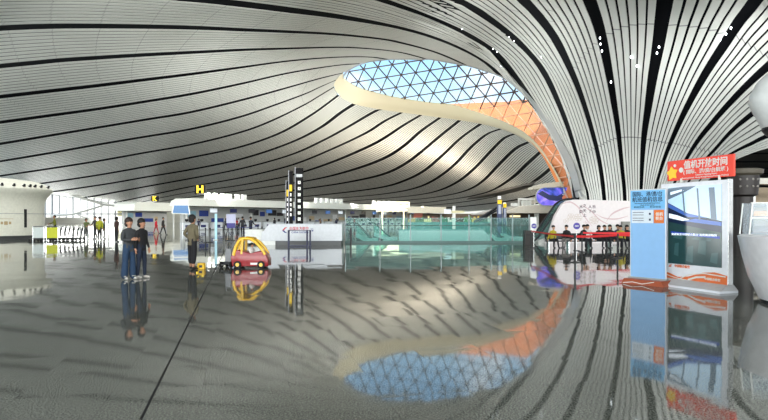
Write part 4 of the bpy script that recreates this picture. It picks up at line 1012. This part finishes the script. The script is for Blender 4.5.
# ------------------------------------------------------------ mural wall and escalator beside it
DW = 36.6
mw = thing('mural_wall', 'white wall with faint flower mural and rounded left corner around the column foot', 'wall', (X(600, DW), DW, 0))
wx = lambda u: X(u, DW)-X(600, DW)
zt = Z(199.5, DW)
MB().prism([(wx(546), 0), (wx(700), 0), (wx(700), Z(201.5, DW)), (wx(632), Z(201, DW)), (wx(575), zt), (wx(567), Z(200.5, DW)), (wx(562), Z(204, DW)), (wx(555), Z(216, DW))], 0, 0.35).build('wall_panel', mat('mural_white', S(226, 218, 218), 0.35, var=0.03), mw)
pinkm = mat('mural_pink', S(206, 178, 180), 0.5); brm = mat('mural_tan', S(200, 184, 172), 0.5); ink = mat('mural_ink', S(88, 66, 74), 0.5)
def petal(u, v, r_, nn_, m, seed):
    rg = random.Random(seed); mb = MB()
    for k in range(nn_):
        a6 = 2*math.pi*k/nn_; cx_, cz_ = wx(u)+math.cos(a6)*r_*0.55, Z(v, DW)+math.sin(a6)*r_*0.5
        pts_ = [(cx_+math.cos(a7)*r_*0.42, cz_+math.sin(a7)*r_*0.36) for a7 in np.linspace(0, 2*math.pi, 10, endpoint=False)]
        pi_ = [(cx_+math.cos(a7)*r_*0.34, cz_+math.sin(a7)*r_*0.28) for a7 in np.linspace(0, 2*math.pi, 10, endpoint=False)]
        n6 = 10; vs_ = [(x, -0.004-0.001*k, z) for x, z in pts_]+[(x, -0.004-0.001*k, z) for x, z in pi_]
        mb.add(vs_, [(i7, (i7+1) % n6, n6+(i7+1) % n6, n6+i7) for i7 in range(n6)])
    mb.build('flower', m, mw)
petal(571, 217, 0.28, 6, brm, 1); petal(578, 217.5, 0.30, 6, brm, 2); petal(594, 220, 0.33, 7, brm, 3); petal(586, 223, 0.2, 5, pinkm, 4); petal(566, 221, 0.2, 5, brm, 5)
for (pts_, r_) in (([(562, 204), (570, 202), (578, 207), (584, 216), (592, 226)], 0.05), ([(582, 205), (592, 212), (600, 220), (612, 226)], 0.04), ([(606, 222), (612, 214), (622, 209), (630, 207)], 0.05), ([(596, 214), (604, 218), (616, 219), (628, 216)], 0.03)):
    mbb = MB(); pc = catmull(pts_, 16)
    vs_ = []; 
    for k, (u, v) in enumerate(pc):
        w7 = r_*math.sin(math.pi*(k+0.5)/16)+0.01; vs_ += [(wx(u), -0.005, Z(v, DW)-w7), (wx(u), -0.005, Z(v, DW)+w7)]
    mbb.add(vs_, [(2*k, 2*k+2, 2*k+3, 2*k+1) for k in range(15)]); mbb.build('stroke', pinkm, mw)
for (u, v, c_) in ((581, 207, '木'), (581, 212, '韵'), (584.5, 206, '之'), (584.5, 211, '天'), (584.5, 215.5, '上'), (590, 207, '人'), (590, 211.5, '下'), (594, 207, '乐'), (594, 212, '中')):
    text('lettering', c_, 0.24, ink, mw, (wx(u), -0.008, Z(v, DW)), bold=0.02)
MB().box(wx(621), wx(700), -0.25, 0, 0, Z(221.5, DW)).build('grey_cabinet', mat('cabinet_grey', S(134, 134, 128), 0.5), mw)
# sloping escalator balustrade left of the mural
es = thing('rising_escalator', 'escalator with white sloping side rising right to the mural wall corner', 'escalator', (X(540, 37.5), 37.5, 0))
ex = lambda u: X(u, 37.5)-X(540, 37.5)
zz = lambda v: Z(v, 37.5)
for y in (-0.25, 1.1):
    MB().prism([(ex(537), zz(239)), (ex(543), zz(238)), (ex(569), zz(203)), (ex(575), zz(200)), (ex(572), zz(198)), (ex(565), zz(200.5)), (ex(560), zz(205))], y-0.03, y+0.03).build('balustrade', glassmat('escal_glass', (0.6, 0.75, 0.72), 0.4, 0.05, (0.16, 0.28, 0.27)), es)
    MB().tube([(ex(u), y, zz(v)) for u, v in ((533, 241), (538, 236), (560, 204), (566, 199.8), (575, 198))], 0.07).build('handrail', dark, es)
    MB().prism([(ex(537), 0), (ex(549), 0), (ex(549), zz(239)), (ex(572), zz(206)), (ex(577), zz(202)), (ex(573), zz(200)), (ex(568), zz(203)), (ex(543), zz(238.5)), (ex(537), zz(241))], y-0.06, y+0.06).build('side_panel', white, es)
# ------------------------------------------------------------ waiting passengers and belts
seats = [(551, 'sit_lean', (176,160,40), 'yellow vest, leftmost seated before the mural wall', 'short'),
 (568.5, 'sit_lean', (36,34,36), 'black top, bent forward, second from the left before the mural wall', 'bun'),
 (581, 'sit_lean', (24,24,26), 'black coat seated just right of the purple disc sign', 'short'),
 (587.5, 'sit', (206,200,198), 'white top seated right of the purple disc sign', 'bob'),
 (598.5, 'sit', (30,28,30), 'black jacket seated left of the one in a brimmed hat', 'bob'),
 (604.5, 'sit_phone', (20,20,22), 'black clothes and a brimmed hat before the mural wall', 'hat'),
 (610.5, 'sit_lean', (40,36,38), 'dark coat leaning forward right of the hat wearer', 'long'),
 (617.5, 'sit', (34,50,90), 'blue jacket before the grey cabinet', 'short'),
 (620.5, 'sit_lean', (170,158,50), 'olive-yellow top near the grey cabinet', 'short'),
 (627, 'sit', (28,26,28), 'black top, rightmost before the grey cabinet', 'long')]
bc = thing('waiting_bench', 'long dark waiting bench in front of the mural wall', 'bench', (X(589, 31), 31, 0))
MB().box(X(546, 31)-X(589, 31), X(632, 31)-X(589, 31), -0.25, 0.25, 0.34, 0.40, bev=0.01).build('seat', dark, bc)
MB().box(X(546, 31)-X(589, 31), X(632, 31)-X(589, 31), 0.24, 0.29, 0.45, 0.8, bev=0.01).build('backrest', dark, bc)
for u in (548, 568, 589, 610, 630): MB().box(X(u, 31)-X(589, 31)-0.03, X(u, 31)-X(589, 31)+0.03, -0.2, 0.2, 0, 0.36).box(X(u, 31)-X(589, 31)-0.03, X(u, 31)-X(589, 31)+0.03, 0.2, 0.28, 0.3, 0.6).build('leg', steel, bc)
for i_, (u, ps, c_, lb, hr) in enumerate(seats):
    person('seated person in '+lb, (X(u, 30.9), 30.9+(0.02 if i_ % 2 else -0.02), 0.0), R([20, -50, 30, -10, 25, 5, -35, 20, -25, 10][i_]), 1.62+0.02*(i_ % 4), ps, c_, (30, 30, 36) if i_ != 1 else (120, 116, 112), hr, skin=(190, 146, 120))
red = mat('belt_red', S(206, 30, 34), 0.6)
q1 = G(575, 262.5); q2 = G(617.5, 258.5); q0 = G(531, 249); q3 = G(648, 257)
pr_ = stanchion('black queue post with red belts, nearest left of the blue poster', (q1.x, q1.y, 0), 'queue posts of the red barrier', black, 1.0)
for (q, lb) in ((q2, 'black queue post of the red belts, second from the left'), (q0, 'black queue post at the left end of the red belts by the dark bin'), (q3, 'black queue post of the red belts behind the blue poster')):
    c = copy_tree(pr_); c.location = (q.x, q.y, 0); c['label'] = lb
belt('red barrier belt on the left, from the dark bin to the purple disc sign', q0, q1, 0.955, red, 0.07)
belt('red barrier belt from the purple disc sign to the second black post', q1, q2, 0.955, red, 0.09)
belt('red barrier belt at the right, running behind the blue poster', q2, q3, 0.955, red, 0.09)
belt('second red barrier belt farther back before the seated people', G(582, 252), G(636, 252), 0.93, red, 0.09)
c = copy_tree(pr_); c.location = G(582, 252); c['label'] = 'farther black queue post at the left end of the second red belt'
c = copy_tree(pr_); c.location = G(636, 252); c['label'] = 'farther black queue post at the right end of the second red belt'
def discsign(label, u, v, d, board=False):
    t = thing('disc_sign', label, 'sign', (X(u, d), d, 0)); zc = Z(v, d)
    MB().disc((0, 0, zc), 0.17 if not board else 0.14, 'y', 0.03).build('disc', mat('purple_disc', S(66, 54, 150), 0.4), t)
    MB().box(-0.09, 0.09, -0.02, -0.016, zc-0.02, zc+0.02).build('mark', white, t)
    MB().tube([(0, 0.03, 0.03), (0, 0.03, zc)], 0.02).build('post', steel, t); MB().disc((0, 0.03, 0.015), 0.16, 'z', 0.03).build('base', dark, t)
    if board: MB().box(-0.2, 0.14, 0.03, 0.05, zc-0.35, zc+0.5, bev=0.01).build('board', white, t)
discsign('purple disc sign on a post above the red belts', 576.7, 226, 28.0)
discsign('purple disc on a white board above the dark bin', 534, 226, 31.0, True)

# ------------------------------------------------------------ blue poster stand
a0, a1 = Vector((6.16, 13.9)), Vector((6.68, 13.15)); wb = (a1-a0).length
pb_ = thing('blue_poster_stand', 'light blue notice poster on an orange base, left of the big screen totem', 'poster stand', (a0.x, a0.y, 0), math.atan2(a1.y-a0.y, a1.x-a0.x))
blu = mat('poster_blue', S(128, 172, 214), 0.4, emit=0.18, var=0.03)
MB().box(0, wb, 0, 0.05, 0.14, 2.33, bev=0.006).build('frame', mat('poster_frame', S(196, 200, 204), 0.3, 0.3), pb_)
MB().box(0.025, wb-0.02, -0.006, 0, 0.17, 2.30).build('poster', blu, pb_)
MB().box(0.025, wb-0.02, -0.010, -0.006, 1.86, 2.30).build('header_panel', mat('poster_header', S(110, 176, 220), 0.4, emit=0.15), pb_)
tx = mat('text_navy', S(16, 38, 74), 0.5)
text('lettering', '国际、港/澳/台', 0.13, tx, pb_, (wb/2, -0.012, 2.20), width=wb*0.82, bold=0.008)
text('lettering', '航班值机信息', 0.13, tx, pb_, (wb/2, -0.012, 2.07), width=wb*0.84, bold=0.008)
text('lettering', 'International, Hong Kong/Macao/Taiwan', 0.04, tx, pb_, (wb/2, -0.012, 1.985), width=wb*0.7)
text('lettering', 'Check-in information', 0.04, tx, pb_, (wb/2, -0.012, 1.94), width=wb*0.4)
text('lettering', '航班信息       柜台信息', 0.045, tx, pb_, (wb/2, -0.012, 1.89), width=wb*0.75)
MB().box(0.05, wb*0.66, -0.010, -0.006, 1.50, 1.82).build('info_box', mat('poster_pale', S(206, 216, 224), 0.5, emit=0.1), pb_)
MB().box(wb*0.68, wb-0.04, -0.010, -0.006, 1.50, 1.82).build('orange_box', mat('poster_orange', S(228, 120, 50), 0.5), pb_)
text('lettering', '值机', 0.09, white, pb_, (wb*0.83, -0.013, 1.71), bold=0.02); text('lettering', '柜台', 0.09, white, pb_, (wb*0.83, -0.013, 1.61), bold=0.02)
ln = MB()
for z in (1.76, 1.70, 1.62, 1.56): ln.box(0.08, wb*0.40, -0.014, -0.010, z-0.006, z+0.006)
ln.box(wb*0.55, wb*0.60, -0.014, -0.010, 1.70, 1.75).box(wb*0.55, wb*0.60, -0.014, -0.010, 1.56, 1.61)
ln.build('small_print', tx, pb_)
MB().prism([(-0.10, 0), (wb+0.06, 0), (wb, 0.13), (-0.03, 0.13)], -0.22, 0.25).build('base', mat('base_orange', S(160, 74, 38), 0.4), pb_)
MB().box(-0.04, wb+0.02, -0.02, 0.08, 0.13, 0.17).build('clamp', grey, pb_)
sw = MB(); pc = [(-0.05, 0.02), (0.2, 0.06), (0.45, 0.03), (0.75, 0.10)]
sw.add([(x, -0.225, z-0.008) for x, z in pc]+[(x, -0.225, z+0.008) for x, z in pc], [(k, k+1, k+5, k+4) for k in range(3)]); sw.build('swoosh', white, pb_)

# ------------------------------------------------------------ LCD totem
a0, a1 = Vector((6.84, 13.7)), Vector((7.44, 12.0)); wl2 = (a1-a0).length
lt_ = thing('screen_totem', 'big white advertising totem with dark screen and orange waves, under the red banner', 'screen totem', (a0.x, a0.y, 0), math.atan2(a1.y-a0.y, a1.x-a0.x))
fr_w = mat('totem_white', S(236, 240, 246), 0.3, coat=0.3)
bm = bmesh.new()
MB().box(0, wl2, 0, 0.12, 0.14, 2.46, bev=0.012).build('housing', fr_w, lt_)
MB().box(0.02, wl2-0.02, 0.121, 0.14, 0.3, 2.4).build('rear_cover', grey, lt_)
MB().box(wl2, wl2+0.015, -0.005, 0.125, 0.14, 2.47).build('edge_trim', steel, lt_)
x0, x1, z0, z1 = 0.22, 1.655, 0.53, 2.36
scd = mat('screen_dark', S(16, 40, 44), 0.04, emit=0.0, spec=0.8)
MB().box(x0, x1, -0.006, 0.0, z0, z1).build('screen', scd, lt_)
W1, H1 = x1-x0, z1-z0
def sq(name, pts_, m, y=-0.009): return MB().prism([(x0+a*W1, z0+b_*H1) for a, b_ in pts_], y, y+0.002).build(name, m, lt_)
sky1 = mat('image_pale_sky', S(176, 204, 224), 0.15, emit=0.55); sky2 = mat('image_blue', S(60, 96, 170), 0.15, emit=0.5); gry1 = mat('image_grey', S(96, 116, 134), 0.15, emit=0.35)
nvy1 = mat('image_navy', S(18, 34, 64), 0.15, emit=0.25); wht1 = mat('image_white', S(222, 232, 240), 0.15, emit=0.6); tea1 = mat('reflection_teal', S(34, 66, 68), 0.1, emit=0.2); tea2 = mat('reflection_teal_pale', S(54, 90, 92), 0.1, emit=0.2)
sq('image_sky', [(0, .58), (1, .44), (1, 1), (0, 1)], sky1, -0.010)
sq('image_roof', [(0, .99), (0, .84), (.34, .93), (.55, 1), (.30, 1)], gry1, -0.012)
sq('image_roof', [(.05, .90), (.32, .95), (.30, .97), (.05, .94)], wht1, -0.0135)
sq('image_band', [(0, .55), (0, .80), (.38, .66), (1, .56), (1, .42)], nvy1, -0.012)
sq('image_band', [(0, .74), (0, .79), (.38, .655), (.75, .60), (.4, .61)], sky2, -0.0135)
sq('image_band', [(.02, .66), (.20, .63), (.45, .57), (.3, .56), (.02, .60)], wht1, -0.0135)
sq('image_band', [(.30, .56), (1, .50), (1, .545), (.55, .59)], sky2, -0.0135)
for (a, w) in ((.32, .03), (.60, .03), (.82, .10)): sq('image_column', [(a, .66 if a < .5 else .58), (a+w, .64 if a < .5 else .57), (a+w-.04, .97), (a-.04, .97)], gry1, -0.0142)
sq('painted_reflection_base', [(0, 0), (1, 0), (1, .42), (0, .55)], tea1, -0.010)  # dark teal stands for the reflection in the screen glass, painted on
for (a, b_, w, h_) in ((.12, .12, .10, .16), (.36, .05, .14, .20), (.58, .16, .16, .2), (.80, .06, .14, .12), (.1, .34, .2, .04), (.45, .33, .4, .03)):
    sq('painted_reflection', [(a, b_), (a+w*.9, b_-.02), (a+w, b_+h_), (a+w*.2, b_+h_*.9)], tea2, -0.012)  # paler reflections in the glass, painted as flat shapes
sq('image_line', [(.06, .395), (.97, .345), (.97, .375), (.06, .425)], mat('image_blue_deep', S(30, 60, 150), 0.2, emit=0.5), -0.013)
text('caption', '欢迎乘坐中国联合航空 祝您旅途愉快', 0.06, wht1, lt_, (x0+W1*.5, -0.016, z0+H1*.385), width=W1*0.85)
# orange waves on the lower frame
orm = mat('wave_orange', S(226, 112, 46), 0.35)
def wave(top_pts, bot_pts, m, y):
    n8 = len(top_pts); MB().add([(x, y, z) for x, z in top_pts]+[(x, y, z) for x, z in bot_pts], [(k, k+1, n8+k+1, n8+k) for k in range(n8-1)]).build('wave', m, lt_)
xs_ = np.linspace(0.03, wl2-0.02, 24)
ztop = np.interp(xs_, [0.03, 0.25, 0.5, 0.8, 1.15, 1.5, 1.8], [0.33, 0.30, 0.22, 0.26, 0.38, 0.42, 0.36])
wave([(x, z) for x, z in zip(xs_, ztop)], [(x, 0.15) for x in xs_], orm, -0.003)
for (px_, pz_, th) in (([0.03, 0.4, 0.75, 1.0], [0.28, 0.20, 0.17, 0.16], 0.010), ([0.5, 0.8, 1.2, 1.75], [0.16, 0.30, 0.37, 0.34], 0.012), ([0.78, 1.0, 1.25], [0.18, 0.26, 0.29], 0.022)):
    xq = np.linspace(px_[0], px_[-1], 20); zq = np.interp(xq, px_, pz_)
    wave([(x, z+th) for x, z in zip(xq, zq)], [(x, z-th) for x, z in zip(xq, zq)], white, -0.006)
MB().prism([(0.22, 0.445), (0.30, 0.445), (0.32, 0.475), (0.26, 0.475), (0.36, 0.50), (0.28, 0.50)], -0.005, -0.001).build('logo', orm, lt_)
text('lettering', '中国联合航空', 0.07, orm, lt_, (0.62, -0.005, 0.475), width=0.42, bold=0.02)
text('lettering', '中国联合航空', 0.06, white, lt_, (1.42, -0.008, 0.25), width=0.40, bold=0.02)
MB().prism([(-0.06, 0), (wl2+0.06, 0), (wl2+0.06, 0.05), (-0.06, 0.05)], -0.30, 0.22).build('foot_plate', fr_w, lt_)
mbp = MB(); mbp.add([(-0.06, -0.30, 0.05), (wl2+0.06, -0.30, 0.05), (wl2+0.02, -0.02, 0.17), (0, -0.02, 0.17), (-0.06, 0.22, 0.05), (wl2+0.06, 0.22, 0.05), (wl2+0.02, 0.14, 0.17), (0, 0.14, 0.17)],
  [(0, 1, 2, 3), (5, 4, 7, 6), (1, 5, 6, 2), (4, 0, 3, 7), (3, 2, 6, 7), (0, 4, 5, 1)]); mbp.build('sloped_plinth', mat('plinth_grey', S(205, 207, 208), 0.4), lt_)
# red banner on top of the totem
rb = thing('red_banner_sign', 'red banner sign with white Chinese lettering on top of the screen totem', 'sign', (a0.x, a0.y, 2.46), math.atan2(a1.y-a0.y, a1.x-a0.x))
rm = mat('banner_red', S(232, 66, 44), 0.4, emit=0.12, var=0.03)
MB().box(0.17, 1.92, 0.02, 0.07, 0.06, 0.54, bev=0.006).build('banner', rm, rb)
for x in (0.58, 1.58): MB().box(x-0.02, x+0.02, 0.0, 0.03, 0.0, 0.10).build('bracket', white, rb)
text('lettering', '值机开放时间', 0.2, white, rb, (1.22, 0.012, 0.395), width=1.12, bold=0.02)
text('lettering', '( 国际、港/澳/台航班 )', 0.11, white, rb, (1.22, 0.012, 0.235), width=1.15, bold=0.012)
text('lettering', 'Check-in Opening Hours', 0.05, white, rb, (1.25, 0.012, 0.155), width=0.55)
text('lettering', '(International, Hong Kong/Macao/Taiwan Flights)', 0.045, white, rb, (1.2, 0.012, 0.10), width=1.2)
st5 = []
for k in range(10):
    a8 = math.pi/2+k*math.pi/5+0.15; r8 = 0.17 if k % 2 == 0 else 0.105; st5.append((0.32+r8*math.cos(a8), 0.24+r8*math.sin(a8)))
MB().prism(st5, 0.006, 0.018).build('star', mat('star_yellow', S(250, 206, 40), 0.4, emit=0.1), rb)
MB().disc((0.58, 0.012, 0.30), 0.06, 'y', 0.01, 20).disc((0.40, 0.012, 0.42), 0.035, 'y', 0.01, 16).build('dot', white, rb)

# ------------------------------------------------------------ white conical counter at right
cx0, cy0 = 8.27, 10.3
cn = thing('round_white_counter', 'large white round counter tapering to the floor at the right edge', 'counter', (cx0, cy0, 0))
MB().lathe([(1.05, 0.05), (1.10, 0.07), (1.28, 0.5), (1.38, 0.9), (1.44, 1.22), (1.45, 1.27), (1.40, 1.30), (0.02, 1.30)], n=72).build('counter_body', mat('counter_gloss', S(232, 232, 234), 0.25, coat=0.3), cn, True)
MB().lathe([(1.07, 0), (1.09, 0.06), (0.5, 0.07)], n=64).build('plinth', dark, cn)
# acrylic display on it
ac = thing('acrylic_stand', 'clear acrylic display frame standing on the round white counter', 'display', (X(744, 11.0)+0.42, 11.0, 1.30))
acg = glassmat('acrylic', (0.92, 0.96, 0.98), 0.14, 0.03, (0.75, 0.8, 0.84))
MB().box(-0.25, 0.25, -0.01, 0.01, 0, 0.62).build('front_pane', acg, ac); MB().box(-0.25, 0.25, 0.29, 0.31, 0, 0.62).build('rear_pane', acg, ac)
f = MB()
for x in (-0.25, 0.25):
    for y in (0, 0.3): f.tube([(x*1.25, y, 0), (x, y, 0.62)], 0.014)
f.tube([(-0.3, 0, 0.32), (0.3, 0, 0.32)], 0.014); f.tube([(-0.28, 0, 0.62), (0.28, 0, 0.62)], 0.012)
f.build('frame', white, ac)
# white rounded pod hanging in at the top right corner
pod = thing('white_pod_lamp', 'smooth white rounded pod cut by the right edge, high above the counter', 'lamp pod', (X(786, 11.5), 11.5, Z(103, 11.5)))
MB().lathe([(0.02, -0.62), (0.30, -0.60), (0.42, -0.50), (0.56, -0.2), (0.66, 0.04), (0.64, 0.2), (0.52, 0.45), (0.36, 0.62), (0.02, 0.72)], n=40).build('shell', mat('pod_white', S(226, 230, 228), 0.3), pod, True)
MB().lathe([(0.02, -0.66), (0.34, -0.66), (0.43, -0.54), (0.41, -0.45)], n=24).build('lens_ring', dark, pod, True)
MB().ell((-0.28, -0.2, -0.62), 0.03, 0.03, 0.03).build('lens', white, pod)
MB().tube([(0.3, 0.0, 0.5), (0.5, 0, 0.5), (2.1, 0.2, 0.5), (2.1, 0.2, -Z(103, 11.5))], 0.06, 10).build('arm', grey, pod)
# brown ring column structure behind
bc2 = thing('brown_drum_column', 'dark brown drum-topped column behind the red banner at the right', 'column', (X(743, 24), 24, 0))
MB().lathe([(0.38, 0), (0.38, Z(197, 24)), (0.55, Z(195, 24)), (0.60, Z(182, 24)), (0.60, Z(176, 24)), (0.02, Z(176, 24))], n=32).build('drum', mat('drum_brown', S(30, 22, 19), 0.5), bc2, True)
MB().lathe([(0.62, Z(176, 24)), (0.74, Z(174, 24)), (0.76, Z(170, 24)), (0.62, Z(169, 24)), (0.02, Z(169, 24))], n=32).build('cap_ring', mat('ring_tan', S(84, 78, 66), 0.5), bc2, True)
for a9 in (-2.3, -1.9, -1.5, -1.1):
    for z9 in (Z(180, 24), Z(187, 24)): MB().ell((0.6*math.cos(a9), 0.6*math.sin(a9), z9), 0.05, 0.03, 0.05).build('spotlight', mat('dim_lens', S(130, 126, 120), 0.4), bc2)
# shop zone far right
sr = thing('right_shop', 'lit shop front with white ceiling band beyond the round counter', 'shop', (X(760, 45), 45, 0))
rx_ = lambda u: X(u, 45)-X(760, 45)
MB().box(rx_(735), rx_(830), 0, 1, Z(184, 45), Z(178, 45)).build('ceiling_band', mat('band_white', S(212, 210, 200), 0.4), sr)
MB().box(rx_(735), rx_(830), 5, 5.2, 0, Z(184, 45)).build('rear_wall', mat('rear_cream', S(176, 160, 136), 0.6), sr)
wd_ = MB()
for u in (750, 757, 766): wd_.prism([(rx_(u), Z(203, 45)), (rx_(u+6), Z(203, 45)), (rx_(u+6), Z(192, 45)), (rx_(u+2), Z(193, 45))], 2.0, 2.1)
wd_.build('white_display', mat('display_white', S(236, 238, 238), 0.4, emit=0.3), sr)
MB().box(rx_(735), rx_(830), 1.0, 1.3, Z(207, 45), Z(205, 45)).build('shelf', mat('shelf_dark', S(50, 44, 40), 0.5), sr)
MB().box(rx_(735), rx_(830), 1.0, 1.3, Z(216, 45), Z(211, 45)).build('lit_strip', mat('amber_strip', S(240, 170, 110), 0.5, emit=0.4), sr)
MB().box(rx_(740), rx_(830), 0.5, 1.0, 0, Z(226, 45)).build('counter', mat('shop_counter', S(90, 50, 44), 0.5), sr)
bp(741, 243, 1.7, R(20), 'stand', (150, 40, 40), (40, 36, 36), 'person in red top standing behind the round white counter', 'short')
